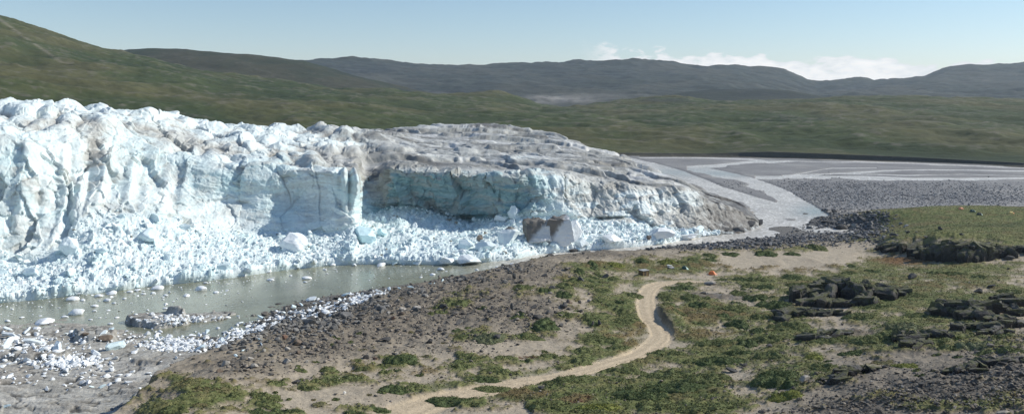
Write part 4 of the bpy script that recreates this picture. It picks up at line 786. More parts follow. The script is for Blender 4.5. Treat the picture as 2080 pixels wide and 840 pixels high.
# ------------------------------------------------------------------ floating ice
FL = [(153,597,34),(148,609,24),(168,610,12),(200,602,16),(227,596,26),(264,593,12),(291,597,10),(253,607,9),(218,611,18),(232,616,9),(193,622,13),(191,632,11),(157,638,33),(130,644,17),(90,656,40),(45,645,11),(16,652,12),(184,649,9),(203,645,6),(237,645,10),(225,658,12),
 (337,600,12),(345,594,10),(379,601,14),(409,588,27),(439,594,12),(337,618,10),(336,626,10),(320,587,24),(418,575,12),(543,552,19),(484,642,8),(462,645,14),(443,667,10),(623,566,20),(549,569,16),(773,540,27),(895,548,16),(879,558,13),(968,548,9),(750,569,4),(855,563,7),(720,539,16),(676,539,14),
 (620,573,9),(106,650,12),(75,668,16),(280,590,14),(310,596,12),(360,607,6),(470,562,14),(497,560,10),(300,630,8),(25,628,7),(120,625,6),(590,560,7),(660,548,8),(1010,543,8),(1040,537,12),(400,652,7)]
for n_, (px, py, w) in enumerate(FL):
    d = dz(py, 0); s = w * d / FPX / 2; o = obj('ice_floe', FLOES[R.integers(8)]); hh = s * R.uniform(.9, 1.4)
    o.location = ((px - CX) / FPX * d, d, hh * .12); o.scale = (s, s * R.uniform(.8, 1.1), hh); o.rotation_euler = (R.normal(0, .06), R.normal(0, .06), R.normal(0, .5))
    big = w >= 20
    SP = {(409,588):'dome-shaped white ice floe in mid lake below the left rubble',(773,540):'craggy white ice floe just off the rubble edge below the split blue block',(157,638):'long low white floe near the left shore of the lake',(623,566):'flat two-part ice floe alone in mid lake',(153,597):'largest white floe right against the left rubble edge',(90,656):'wide slushy white floe at the left shore rocks',(543,552):'tilted bright ice cube at the rubble edge left of mid lake',(879,558):'small round white floe near the right end of the lake'}
    lab = SP.get((px, py)) or ('small white ice floe drifting on the left part of the grey lake' if px < 300 else 'small white ice floe drifting on the middle of the grey lake' if px < 600 else 'small white ice floe drifting on the narrow right part of the lake')
    tag(o, lab, 'ice floe', 'ice floes on the lake')
# ------------------------------------------------------------------ stranded ice on the near shore
SH = [(11,670,24),(50,676,29),(18,686,38),(59,701,50),(11,706,40),(84,714,25),(111,711,36),(230,710,58),(257,698,20),(190,719,26),(211,676,18),(150,675,15),(134,680,16),(225,669,14),(204,788,16),(9,828,18),(184,787,13),(486,663,27),(470,672,17),(447,696,28),(420,681,18),(403,682,15),(404,712,30),(442,706,17),(462,681,13),
 (494,678,16),(538,667,17),(553,667,13),(532,649,17),(554,653,20),(528,691,12),(530,700,14),(492,714,13),(479,724,14),(596,626,20),(612,622,18),(640,618,15),(628,612,26),(700,603,24),(735,604,20),(718,610,16),(690,612,18),(668,618,16),(770,594,20),(790,589,22),(812,588,14),(833,585,18),(873,577,10),(882,576,9),(899,571,14),(655,627,14),(600,640,16),(575,640,18),(590,652,14),(340,658,18),(360,655,14),(392,652,14),(300,700,12),(330,704,14)]
for px, py, w in SH:
    x, y, z = (float(q[0]) for q in ground(px, py)); s = w * y / FPX / 2
    lab = 'white stranded ice boulder on the grey bedrock at the left shore' if px < 320 else 'white ice chunk stranded on the rocky shore beside the lake' if px < 520 else 'white ice chunk among the dark shore boulders' if px < 680 else 'white ice chunk at the thin shoreline under the moraine'
    lab = {(230,710): 'longest white ice slab lying on the bedrock shelf', (59,701): 'big rounded ice boulder at the left edge of the bedrock', (50,676): 'upright bluish ice boulder on the left shore rocks', (204,788): 'single small ice lump alone on the bare grey bedrock', (447,696): 'large wedge of white ice at the corner of the bouldery shore'}.get((px, py), lab)
    icerock((x, y + s * .4, max(z, 0) + s * .25), s, lab, 'stranded ice on the near shore', sz=(s, s * R.uniform(.5, .8), s * R.uniform(.3, .55)))
r = np.random.default_rng(35)
q1 = [np.c_[r.normal(365, 34, 420), r.normal(700, 8, 420)], np.c_[r.normal(135, 40, 300), r.normal(736, 7, 300)], np.c_[r.normal(300, 60, 160), r.normal(690, 10, 160)], np.c_[r.normal(70, 60, 220), r.normal(700, 14, 220)], np.c_[r.normal(365, 40, 150), r.normal(650, 6, 150)], np.c_[r.normal(120, 100, 120), r.normal(760, 18, 120)]]
t = r.uniform(0, 1, 2300); q1.append(np.c_[445 + 330 * t + r.normal(0, 14, 2300), 708 - 108 * t + r.normal(-6, 14, 2300) * (1 - .6 * t)])
q1 = np.concatenate(q1); x, y, z = ground(q1[:, 0], q1[:, 1]); P = np.stack([x, y, np.maximum(z, 0)], -1)
ok = (z > -.5) & (z < 5.5); P = P[ok]; S = np.clip(r.lognormal(-1.0, .45, len(P)), .12, .9)
tag(scatter_mesh('ice_rubble', P, S, LOWI, np.array((.83, .86, .87)) * (1 - r.uniform(0, .08, (len(P), 1))), M['iceblock'], .7, (.8, 1), .2, seed=36), None, None, kind='stuff')
# fine brash drifting on the lake
r = np.random.default_rng(37); n = 420; px = np.where(r.uniform(size=n) < .6, r.uniform(0, 520, n), r.uniform(400, 1000, n)); e_ = np.interp(px, [g[0] for g in G], [g[1] for g in G]); py = e_ + r.exponential(22, n) + 1
d = dz(py, 0); x = (px - CX) / FPX * d; ok = (zat(x, d) < -.25); P = np.stack([x, d, x * 0 + .02], -1)[ok]
tag(scatter_mesh('brash_ice', P, np.clip(r.lognormal(-1.5, .5, len(P)), .1, .6), LOWI, np.array((.8, .83, .83)) * np.ones((len(P), 1)), M['iceblock'], .3, (.5, 1), .6, seed=38), None, None, kind='stuff')
# ================================================================== stones of the moraine, the plain and the right-hand slope
r = np.random.default_rng(41)
def field(n, blob, kind_cols, lo, hi, seed, zlim=(-.4, 60)):
    """scatter over the ground where the blob list is dense; returns points, sizes, colours"""
    q = np.random.default_rng(seed); w = np.array([b[4] * b[2] * b[3] for b in blob]); w = w / w.sum(); i = q.choice(len(blob), n, p=w); b = np.array(blob)[i]
    px = b[:, 0] + q.normal(size=n) * b[:, 2] * .7; py = b[:, 1] + q.normal(size=n) * b[:, 3] * .7
    x, y, z = ground(px, py); ok = (z > zlim[0]) & (z < zlim[1]) & (gsample(roadm, x / y * FPX + CX, y) < .3); P = np.stack([x, y, z], -1)[ok]
    S = np.clip(q.lognormal(math.log(lo), .55, len(P)), lo * .5, hi); ci = q.integers(len(kind_cols), size=len(P))
    return P, S, np.array(kind_cols)[ci] * (1 + .18 * q.normal(size=(len(P), 1)))
TILL = [(.12, .11, .098), (.17, .15, .125), (.24, .205, .165), (.085, .08, .075), (.30, .26, .215)]
F1 = field(6500, [(800,640,170,45,1),(960,595,130,40,1.2),(1080,545,110,22,1.1),(1230,514,110,8,.8),(650,700,90,28,1.1),(1080,640,80,30,.9),(500,745,80,18,.8),(930,690,90,22,.7)], TILL, .15, .6, 42)
F2 = field(3200, [(560,655,70,22,1),(640,640,70,22,1.2),(720,615,70,14,1),(820,590,60,8,.8),(930,568,70,7,.8),(1030,545,50,6,.7),(480,690,50,20,.5)], [(.11,.107,.10),(.165,.16,.15),(.23,.22,.2)], .32, 1.1, 43)
F3 = field(3800, [(1900,790,190,38,1),(2050,760,90,50,.9),(1730,825,90,18,1),(1990,712,90,18,.5),(2060,690,60,30,.4),(1620,835,60,8,.6)], [(.085,.08,.075),(.13,.12,.105),(.18,.16,.135),(.26,.235,.195)], .13, .62, 44)
F4 = field(6500, [(1400,500,130,5,1),(1540,490,110,8,1.2),(1700,455,60,22,1),(1740,470,50,16,1),(1640,482,70,5,1),(1760,445,40,14,.8)], [(.10,.10,.10),(.16,.16,.16),(.24,.235,.23)], .35, 1.1, 45)
F5 = field(15000, [(1700,400,70,22,1.6),(1850,398,160,17,1.4),(2010,400,120,14,1),(1640,378,60,12,1),(1750,375,120,8,1),(1950,378,150,8,.8),(1500,376,40,10,.5)], [(.18,.18,.183),(.25,.248,.247),(.33,.325,.32)], .26, .9, 46, (-.2, 3))
F6 = field(1500, [(1350,790,300,40,1),(900,790,200,30,.7),(1600,700,150,60,.6),(1450,620,150,60,.6),(1900,560,150,30,.5),(2000,620,100,40,.5),(1250,620,100,50,.6)], TILL, .12, .4, 47)
for A, nm in ((F1, 'scree'), (F2, 'scree'), (F3, 'scree'), (F4, 'scree'), (F5, 'gravel'), (F6, 'scree')):
    tag(scatter_mesh(nm, A[0], A[1], LOW, np.clip(A[2], .01, .6), M['rock'], .5, (.75, 1), .35, seed=48), None, None, kind='stuff')
# single stones big enough to tell apart
NAMED = [(1040,630,10,18,'dark','tall dark standing stone on the crest of the stony hump'),(1045,566,10,15,'dark','dark cone-shaped stone near the moraine top above the lake end'),(1058,575,15,8,'dark','flat dark stone just above a green cushion on the moraine'),(1093,648,28,12,'dark','long dark slab beside the big dark willow on the stony hump'),(1062,636,16,9,'mid','brown slab right of the standing stone'),
 (1129,637,10,8,'dark','dark pointed stone at the right end of the stony hump'),(1178,616,9,8,'dark','dark boulder on the sand left of the track with a pale stone beside it'),(1196,613,11,7,'pale','pale angular stone on the sand beside a dark boulder'),(1204,662,9,14,'dark','black pitted boulder at the foot of a green hummock left of the track'),(1218,660,9,14,'dark','second black boulder touching the pitted one left of the track'),
 (1153,548,15,7,'mid','flat stone with pale end on the moraine top right of the cone stone'),(1120,520,20,6,'dark','flat dark block on the skyline of the moraine in front of white ice'),(1166,512,32,8,'dark','longest dark block row on the moraine skyline'),(1050,540,14,6,'dark','dark rounded boulder on the moraine edge at the end of the lake'),(782,693,28,9,'dark','long dark boulder lying on the gravelly slope above the cairn'),
 (872,697,17,10,'dark','dark boulder at the edge of a red-brown heath mound'),(893,674,12,9,'dark','black boulder in the scree above the red-brown mound'),(846,665,6,11,'mid','narrow upright stone in the middle of the scree'),(818,630,20,6,'pale','pale flat stone heap on the upper moraine slope'),(848,629,22,9,'pale','pale rugged boulder next to small green cushions on the upper moraine'),
 (798,649,9,10,'red','reddish boulder at the lower end of a sand chute'),(743,599,23,10,'grey','big rounded grey boulder among stranded ice at the shore'),(627,660,28,18,'grey','biggest grey boulder among the dark shore stones'),(672,660,22,13,'dark','dark angular boulder in the shore rocks under the moraine foot'),(578,689,13,14,'red','round reddish boulder with a black shadow at the left end of the shore rocks'),
 (601,778,20,7,'dark','dark flat stone with white chips on the sand at lower left'),(762,730,12,6,'red','small reddish stone on the sand path left of the cairn'),(626,708,10,10,'dark','dark pyramid stone on the gravel slope'),(656,705,12,10,'mid','leaning grey stone right of the dark pyramid stone'),(584,712,16,9,'pale','pale slanting block at the rim above the shore'),
 (1490,756,28,9,'dark','dark flat slab on the sand below the green thicket'),(1513,744,14,9,'dark','small dark boulder above the dark flat slab'),(1566,704,18,6,'dark','thin dark slab on the slope between two willows'),(1430,597,16,6,'dark','flat black stone near the smooth rock pavement'),(1445,577,28,6,'pale','pale slab rock at the end of the track'),(1638,776,28,14,'pale','pale broken slab between green mounds at lower right'),
 (700,800,7,8,'white','small bright white stone alone on the bare sand'),(682,801,9,5,'mid','flat brown stone left of the white stone on the sand'),(762,805,10,5,'dark','small dark stone cluster on the sand left of the darkest willow'),(1855,566,22,13,'dark','square dark boulder in the green bench under the long cliff'),(1990,596,20,12,'dark','dark boulder alone on the green bench at the right'),(2015,583,20,6,'dark','low dark stone right of the lone boulder on the green bench'),
 (1737,464,15,13,'pale','pale rounded boulder on the river slabs'),(1715,467,42,14,'dark','wide dark boulder left of the pale one on the river slabs'),(1831,456,9,6,'pale','pale stone on the meadow below the far tents'),(1911,467,11,9,'dark','dark boulder in the middle of the far meadow'),(1845,474,10,7,'dark','dark pointed boulder on the left part of the far meadow'),(1820,480,22,8,'dark','low dark ledge stone at the left of the far meadow'),
 (1863,472,9,3,'dark','thin flat stone on the far meadow right of the pointed boulder'),(1883,482,13,4,'dark','flat dark stone on the meadow above the long cliff'),(1955,478,12,5,'dark','dark stone on the meadow right of the middle boulder'),(1838,462,6,3,'pale','tiny pale stone below the pale meadow stone'),(2052,528,24,12,'dark','dark boulder in the grass below the right end of the long cliff'),
 (496,621,30,11,'brown','large brown boulder standing in the lake off the bouldery shore'),(418,621,14,7,'mid','small brown rock awash in the lake right of the skerry'),(539,609,12,5,'brown','brown rock in the lake right of the large brown boulder'),(523,612,10,3,'mid','flat rock awash beside the large brown boulder'),(543,619,10,4,'mid','lower flat rock in the lake near the brown boulder'),(642,594,18,5,'dark','dark flat rock alone in the lake above the stranded ice'),
 (771,572,8,4,'mid','small brown rock in the open right half of the lake'),(733,572,6,4,'dark','smallest dark rock in the open lake'),(566,621,20,6,'dark','dark rock at the waterline left of the stranded ice'),(210,690,30,12,'brown','brown knob of rock with ice lumps at the left shore'),(170,682,26,9,'brown','brown boulder at the waterline of the bedrock shelf'),
 (1098,790,15,9,'dark','black hooked lump at the roadside with pale stones under it'),(1097,795,7,4,'pale','pale stones under the black hooked lump'),(1640,437,22,5,'dark','dark rock slab breaking the river surface near the bend'),(1595,435,15,2.5,'dark','thin dark bar awash in the pale river'),(1600,450,44,4,'grey','long grey slab at the river edge'),(1665,443,22,4,'dark','dark slab at the river edge under the bend'),(1690,452,42,5,'dark','broad dark slab in the middle of the river slabs'),(1765,447,40,5,'dark','layered dark slab below the far meadow edge'),(1745,484,24,10,'grey','grey block at the lower end of the river slabs')]
for a in NAMED: rock(a[0], a[1], a[2], a[3], a[4], a[5], 'single rocks')
def many(n, blob, shades, lo, hi, label, group, seed, zl=(-.3, 60)):
    q = np.random.default_rng(seed); A = field(n, blob, TILL, lo, hi, seed, zl)
    for P_, s in zip(A[0], A[1]):
        sh = shades[q.integers(len(shades))]; o = obj('rock', STONES[sh][q.integers(5)]); o.location = P_ + np.array([0, 0, s * .25]); o.scale = (s, s * q.uniform(.7, 1), s * q.uniform(.7, 1.2)); o.rotation_euler = (q.normal(0, .25), q.normal(0, .25), q.uniform(0, 6.28))
        tag(o, label, 'rock', group)
many(60, [(800,650,150,40,1),(950,610,110,36,1.1),(1080,560,90,22,.8)], ['dark','mid','dark','brown'], .6, 1.2, 'dark angular stone in the scree on the moraine above the lake', 'stones on the moraine', 51)
many(45, [(620,700,80,22,1),(500,740,70,16,.8)], ['mid','brown','pale','dark'], .5, 1.0, 'brown stone on the gravel slope at the lower left moraine rim', 'stones on the moraine', 52)
many(45, [(560,655,60,18,1),(640,640,60,20,1.2),(720,615,60,12,1)], ['grey','dark','mid'], .8, 1.6, 'grey boulder in the dark belt of shore stones beside stranded ice', 'boulders along the shore', 53)
many(60, [(1900,790,180,36,1),(2050,750,80,45,.9),(1730,825,80,16,1)], ['dark','dark','mid','grey'], .32, .7, 'dark slaty stone in the rubble slope at the lower right', 'stones of the rubble slope', 54)
many(40, [(1700,458,60,18,1),(1640,482,70,4,.6),(1540,490,100,6,.8)], ['dark','grey','grey'], 1.0, 2.0, 'grey river-worn boulder between the river bend and the sand hill', 'boulders at the river bend', 55)
many(30, [(1090,638,50,18,1),(1130,625,40,14,1)], ['dark'], .5, 1.0, 'black angular stone on the stony hump left of the track', 'stones of the stony hump', 56)
# cairn on a willow cushion
x, y, z = (float(q[0]) for q in ground(803, 723)); cn = empty('cairn', (x, y, z + .5)); tag(cn, 'small pointed cairn of dark stones standing in a willow cushion', 'cairn')
for i, (dx, dz_, s) in enumerate([(-.3, 0, .45), (.25, .05, .42), (.0, -.05, .5), (-.05, .5, .36), (.1, .85, .26)]):
    o = obj('stone', STONES['dark' if i != 1 else 'pale'][i], cn, (dx, R.uniform(-.15, .15), dz_)); o.scale = (s, s * .9, s * .8); o.rotation_euler = (0, 0, i * 1.3)
# ================================================================== dark bedrock outcrops of the right side
def outcrop(label, slabs, name='rock_outcrop', cat='rock outcrop', col=(.055, .052, .048), topc=(.15, .142, .13), seed=1, depth=1.0):
    q = np.random.default_rng(seed); Vs = []; Fs = []; Cs = []; off = 0; org = None
    ex = []
    for px, py, w, h in slabs:
        n_ = max(1, int(round(w / 13)))
        for k in range(n_):
            c_ = px + ((k + .5) / n_ - .5) * w; ex.append((c_ + q.normal(0, 2), py + q.normal(0, 1.0), w / n_ * q.uniform(1.5, 2.6), h * q.uniform(.55, 1.1)))
            for _ in range(2 if h > 15 else 1): ex.append((c_ + q.normal(0, 5), py - h * q.uniform(.1, .75), w / n_ * q.uniform(.9, 1.7), h * q.uniform(.3, .6)))
    for px, py, w, h in ex:
        x, y, z = (float(k_[0]) for k_ in ground(px, py)); org = (x, y, z) if org is None else org
        sx_ = w * y / FPX / 2; sz_ = h * y / FPX / 2 * 1.15; sy_ = max(sx_ * q.uniform(.22, .4), sz_ * .7) * depth
        v, f = slabmesh(q, 3, .08) if q.uniform() < .6 else stone(q, 3, 15, .5, .9, .12, (1.1, 1.1, 1.1)); v = v * np.array([sx_ * 1.25, sy_ * 1.2, sz_ * 1.35])
        v[:, 2] = np.where(v[:, 2] < 0, v[:, 2] * 2.2, v[:, 2] * .82); v[:, 2] += v[:, 1] * q.uniform(.02, .2) + v[:, 0] * q.normal(.09, .09); a = q.normal(.1, .5); ca, sa = math.cos(a), math.sin(a)
        v = np.c_[v[:, 0] * ca - v[:, 1] * sa, v[:, 0] * sa + v[:, 1] * ca, v[:, 2]] + np.array([x, y + sy_ * .55, z + sz_ * .62])
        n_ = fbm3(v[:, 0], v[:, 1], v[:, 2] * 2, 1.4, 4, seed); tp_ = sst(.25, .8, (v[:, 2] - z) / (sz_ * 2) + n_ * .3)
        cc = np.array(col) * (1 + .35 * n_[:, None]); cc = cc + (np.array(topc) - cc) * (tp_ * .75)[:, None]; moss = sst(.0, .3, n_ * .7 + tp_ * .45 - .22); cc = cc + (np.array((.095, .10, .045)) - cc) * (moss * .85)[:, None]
        Vs.append(v); Fs.append(f + off); Cs.append(cc); off += len(v)
    # the continuous ledge the blocks break from
    sl_ = sorted(slabs); ax = np.array([t_[0] for t_ in sl_], float); x0 = ax[0] - sl_[0][2] * .45; x1 = ax[-1] + sl_[-1][2] * .45; ns = max(24, int((x1 - x0) / 2.5)); pp = np.linspace(x0, x1, ns)
    py_ = np.interp(pp, ax, [t_[1] for t_ in sl_]); hh2 = np.interp(pp, ax, [t_[3] for t_ in sl_]) * np.minimum(1, np.minimum(pp - x0, x1 - pp) / 8 + .15)
    gx_, gy_, gz_ = ground(pp, py_); gy_ = smooth(gy_, 7); gx_ = (pp - CX) / FPX * gy_; gz_ = zat(gx_, gy_); Hm = hh2 * gy_ / FPX
    prof_ = [(-.1, -.35), (.0, .1), (.05, .45), (.0, .62), (.12, .8), (.55, .92), (1.3, .95), (2.4, .7), (3.2, -.2)]; g_ = np.zeros((ns, len(prof_), 3))
    for k, (f_, u_) in enumerate(prof_): g_[:, k] = np.stack([gx_, gy_ + f_ * np.maximum(Hm, .5) * depth, gz_ + u_ * Hm * .85], -1)
    nn_ = fbm3(g_[..., 0], g_[..., 1], g_[..., 2] * 1.5, 2.2, 4, seed); bk_ = facets(g_[..., 0], g_[..., 1], g_[..., 2], 1.7, seed % 50, .8)[0]; g_[..., 1] += .6 * nn_ - .5 * bk_; g_[..., 2] += (.3 * nn_ + .3 * bk_) * np.minimum(Hm, 1.5)[:, None]
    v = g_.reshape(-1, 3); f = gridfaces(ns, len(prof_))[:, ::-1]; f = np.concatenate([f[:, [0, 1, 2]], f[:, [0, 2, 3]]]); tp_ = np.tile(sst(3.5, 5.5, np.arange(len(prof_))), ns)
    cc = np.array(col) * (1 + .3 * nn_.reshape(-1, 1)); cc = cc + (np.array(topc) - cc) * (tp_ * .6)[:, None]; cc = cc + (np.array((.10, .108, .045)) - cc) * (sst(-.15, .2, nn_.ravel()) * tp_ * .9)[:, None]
    Vs.append(v); Fs.append(f + off); Cs.append(cc)
    o = obj(name, mesh(name, np.concatenate(Vs) - np.array(org), np.concatenate(Fs), M['outcrop'], False, np.clip(np.concatenate(Cs), .01, .6)), loc=org)
    return tag(o, label, cat, 'rock outcrops on the right slope')
outcrop('largest black stepped rock outcrop rising between the sand hollows and the green bench', [(1640,610,50,24),(1672,604,42,30),(1703,604,38,42),(1735,608,64,36),(1778,606,84,24),(1815,596,44,14),(1655,620,56,16),(1692,624,74,20),(1758,618,54,16),(1625,606,24,20)], seed=61)
outcrop('dark outcrop with a long slanting slab on top at the right edge', [(1945,642,74,24),(1985,648,64,20),(1968,624,116,14)], seed=62)
outcrop('low dark ledge in the grass right of the slanting slab outcrop', [(2014,634,54,12)], seed=76)
outcrop('narrow dark ledge below the right end of the slanting slab outcrop', [(2035,652,56,12)], seed=77)
outcrop('long black cliff band under the far meadow', [(1880,520,30,16),(1905,526,52,28),(1945,530,62,34),(1985,530,62,30),(2025,521,64,20),(2066,512,62,13),(1925,512,60,16),(1965,508,80,14)], seed=63, depth=.8)
outcrop('short dark ledge at the left end of the cliff band above the orange grass', [(1800,506,34,12),(1832,509,56,14),(1862,508,34,10)], seed=64, depth=.8)
outcrop('two dark humps under the short ledge beside the orange grass', [(1860,520,20,10),(1872,512,24,12)], seed=65)
outcrop('low pale-topped ledge on the slope at the right edge below the slanting slab', [(1985,668,96,12),(2045,662,74,12),(2020,676,60,8)], topc=(.22, .21, .19), seed=66)
outcrop('dark ledge with a square end under the round green mound', [(1832,691,24,15),(1858,689,30,15),(1895,684,80,12)], seed=67)
outcrop('dark lip of a smooth grey rock pavement in the middle right slope', [(1655,688,56,11),(1690,680,64,9)], topc=(.24, .23, .215), seed=68)
outcrop('dark rocks at the right edge below the slanting slab outcrop', [(2060,618,50,14),(2035,606,30,8),(2075,640,30,12)], seed=71)
outcrop('low dark ledges in the rubble at the right', [(1990,744,50,12),(2005,738,40,10),(1960,755,60,9),(2050,735,60,7)], seed=72)
outcrop('black ledge above the rubble right of the round mound', [(1855,704,34,12),(1870,700,24,10)], seed=73)
outcrop('dark rock step with a pale foot left of the rubble slope', [(1720,762,40,16),(1760,755,36,12),(1700,776,44,12)], seed=74)
outcrop('dark mossy rock rib at the foot of the largest outcrop', [(1600,642,40,14),(1640,640,60,14),(1690,640,50,10),(1590,650,24,14)], col=(.05,.052,.045), seed=75)
# ================================================================== willow cushions and thickets
GRN = {'g': (.13, .148, .06), 'd': (.085, .112, .045), 'm': (.175, .19, .05), 'o': (.165, .15, .072), 'h': (.17, .105, .06), 'l': (.15, .165, .09)}
LAB = {}
def shrub(px, py, w, h, kind='g', tall=1.0, seed=0):
    q = np.random.default_rng(1000 + seed); cx, cy, cz = (float(k_[0]) for k_ in ground(px, py + h * .25))
    a = w * 1.12 * cy / FPX; dd = abs(float(ground(px, py - h)[1][0]) - float(ground(px, py + h)[1][0])) / 2
    hg = float(np.clip(.58 * h * cy / FPX, .25, 1.4)) * tall; b_ = float(np.clip(dd * .62, .5 * a, 1.7 * a))
    if kind in 'ho': hg *= .5
    nr_, nt_ = 11, 36; th = np.linspace(0, 2 * np.pi, nt_, endpoint=False); o = q.uniform(0, 90, 2)
    Ro = 1 + .38 * perlin2(np.cos(th) * 1.1 + o[0], np.sin(th) * 1.1 + o[1]) + .16 * perlin2(np.cos(th) * 3 + o[1], np.sin(th) * 3 + o[0])
    rad = np.linspace(0, 1, nr_)[:, None]
    def surf_(rd, t, ro):
        X_ = cx + a * rd * ro * np.cos(t); Y_ = cy + b_ * rd * ro * np.sin(t)
        lump = 1 + .55 * perlin2(X_ / (.32 * a + .4) + o[0], Y_ / (.32 * a + .4)) + .22 * perlin2(X_ / .8, Y_ / .7 + o[1])
        return X_, Y_, zat(X_, Y_) - .12 + hg * np.sqrt(np.clip(1 - rd ** 2.4, 0, 1)) * np.clip(lump, .25, 2)
    Xd, Yd, Zd = surf_(rad, th[None], Ro[None]); V0 = np.stack([Xd, Yd, Zd], -1).reshape(-1, 3)
    i = np.arange(nr_ * nt_).reshape(nr_, nt_); j = np.roll(i, -1, 1); F0 = np.stack([i[:-1], i[1:], j[1:], j[:-1]], -1).reshape(-1, 4)
    n = int(np.clip(math.pi * a * b_ * (34 if kind not in 'ho' else 22), 150, 3200)); rd = np.sqrt(q.uniform(0, 1.06, n)); t = q.uniform(0, 2 * np.pi, n)
    ro = np.interp(t, np.r_[th, 2 * np.pi], np.r_[Ro, Ro[0]]); X_, Y_, Z_ = surf_(np.minimum(rd, 1), t, ro * np.maximum(rd, 1)); C_ = np.stack([X_, Y_, Z_ + q.uniform(-.03, .14, n) * min(1.3, .5 + hg)], -1)
    s = q.uniform(.06, .13, (n, 1, 1)); e1_ = q.normal(size=(n, 1, 3)); e1_ /= np.linalg.norm(e1_, axis=-1, keepdims=True); e2_ = np.cross(e1_, q.normal(size=(n, 1, 3))); e2_ /= np.linalg.norm(e2_, axis=-1, keepdims=True)
    Vl = (C_[:, None] + s * (e1_ * np.array([1, 0, -1, 0])[None, :, None] + .7 * e2_ * np.array([0, 1, 0, -1])[None, :, None])).reshape(-1, 3)
    Fl = np.arange(n * 4).reshape(n, 4) + len(V0)
    base_ = np.array(GRN[kind]); c0 = base_ * .95 * (1 + .25 * perlin2(V0[:, 0] / 1.1, V0[:, 1] / 1.1)[:, None]); cl_ = base_ * (1 + .16 * q.normal(size=(n, 1))) ; cl_[:, 0] *= 1 + .15 * q.normal(size=n)
    c1_ = np.repeat(np.clip(cl_, .012, .28), 4, 0); org = np.array([cx, cy, cz])
    ob = obj('shrub', mesh('shrub', np.concatenate([V0, Vl]) - org, [F0, Fl], M['shrub'], False, np.concatenate([np.clip(c0, .01, .2), c1_])), loc=org)
    return ob
SPL = {(814,729):'dark green willow cushion with a small cairn standing in it',(803,788):'darkest round willow bush at the bend of the sandy roadside',(918,813):'long dark willow mound beside the track at the bottom',(994,686):'large grey-green hummock on the sandy slope',(1110,658):'dark willow thicket on the stony hump',(1572,764):'big dark willow bush on the sand slope at lower right',(1594,804):'bright green cushion at the top of the dark rubble',(1655,722):'bright moss-green cushion on an overhanging sand lip',
 (1834,662):'large round grey-green mound on the right slope above a dark ledge',(1499,657):'tall dark willow mound with a shaded left side right of the track',(1573,619):'broad willow mound between sand chutes left of the black outcrop',(1532,605):'dome-shaped willow mound just right of the rock pavement',(1013,752):'elongated twin cushion along the upper edge of the track',(987,767):'narrow strip of willow hanging over the edge of the track',(1006,789):'lens-shaped green cushion on the lower side of the track',
 (1303,528):'dark round bush on the slope behind the hut',(1456,729):'widest dark thicket on the flat right of the track bend',(1370,786):'long dark thicket low in the middle',(1300,801):'long dark thicket beside the bottom green slope',(1220,826):'bright green thicket at the bottom edge',(1433,823):'rounded thicket at the bottom edge beside the grey sand',(1148,771):'low green cushion just below the track right of the black lump',(1107,820):'dome of willow at the bottom edge below the black lump'}
nsh = 0
for t in S_:
    a = t.split(); px, py, w, h = (float(v) for v in a[:4]); k_ = a[4]
    ob = shrub(px, py, w, h, k_, seed=nsh); nsh += 1
    lab = SPL.get((int(px), int(py)))
    if not lab:
        look = {'g': 'green', 'd': 'dark green', 'm': 'bright green', 'o': 'olive-brown', 'h': 'reddish-brown', 'l': 'grey-green'}[k_]; sz = 'small' if w < 14 else 'broad' if w > 26 else 'low'
        where = ('on the gravel slope at lower left' if px < 600 else 'on the sand left of the track at the bottom' if px < 900 and py > 735 else 'on the stony moraine above the lake' if py < 690 and px < 1130 else 'beside the sandy lower track' if px < 1240 and py > 690 else
                 'on the sandy moraine top near the hut' if py < 600 and px < 1330 else 'between the stony hump and the track' if px < 1330 and py < 720 else 'on the grass edge near the tents' if py < 535 and px < 1520 else 'right of the track between bend and rock pavement' if px < 1460 and py < 700 else
                 'in the wide thicket at the bottom middle' if px < 1520 and py > 700 else 'among the sand hollows left of the black outcrop' if px < 1620 and py < 720 else 'around the sand hill near the river bend' if py < 565 and px < 1780 else 'on the slope under the black outcrop' if px < 1780 else 'on the green bench and ledges at the right')
        lab = f'{sz} {look} willow cushion {where}'
    tag(ob, lab, 'shrub', 'willow cushions')
# more small scattered cushions on the sand and till
q9 = np.random.default_rng(91); k9 = 0
for zone, nz, wlab in (((850, 660, 260, 60), 26, 'among the stones of the moraine above the lake'), ((700, 770, 160, 45), 14, 'on the bare sand left of the lower track'), ((1230, 600, 70, 70), 14, 'on the sand between the stony hump and the track'), ((1500, 630, 120, 60), 20, 'in the sand hollows right of the track'), ((1850, 720, 180, 50), 24, 'among the stones of the right-hand slope')):
    for _ in range(nz):
        px = zone[0] + q9.uniform(-1, 1) * zone[2]; py = zone[1] + q9.uniform(-1, 1) * zone[3]; x, y, z = (float(v[0]) for v in ground(px, py))
        if z < 4.5 or gsample(roadm, px, y) > .1 or gsample(shelf, px, y) > .2: continue
        ob = shrub(px, py, q9.uniform(5, 11), q9.uniform(2.5, 4.5), 'gdoog'[q9.integers(5)], seed=500 + k9); k9 += 1
        tag(ob, 'tiny olive cushion plant ' + wlab, 'shrub', 'tiny cushion plants')
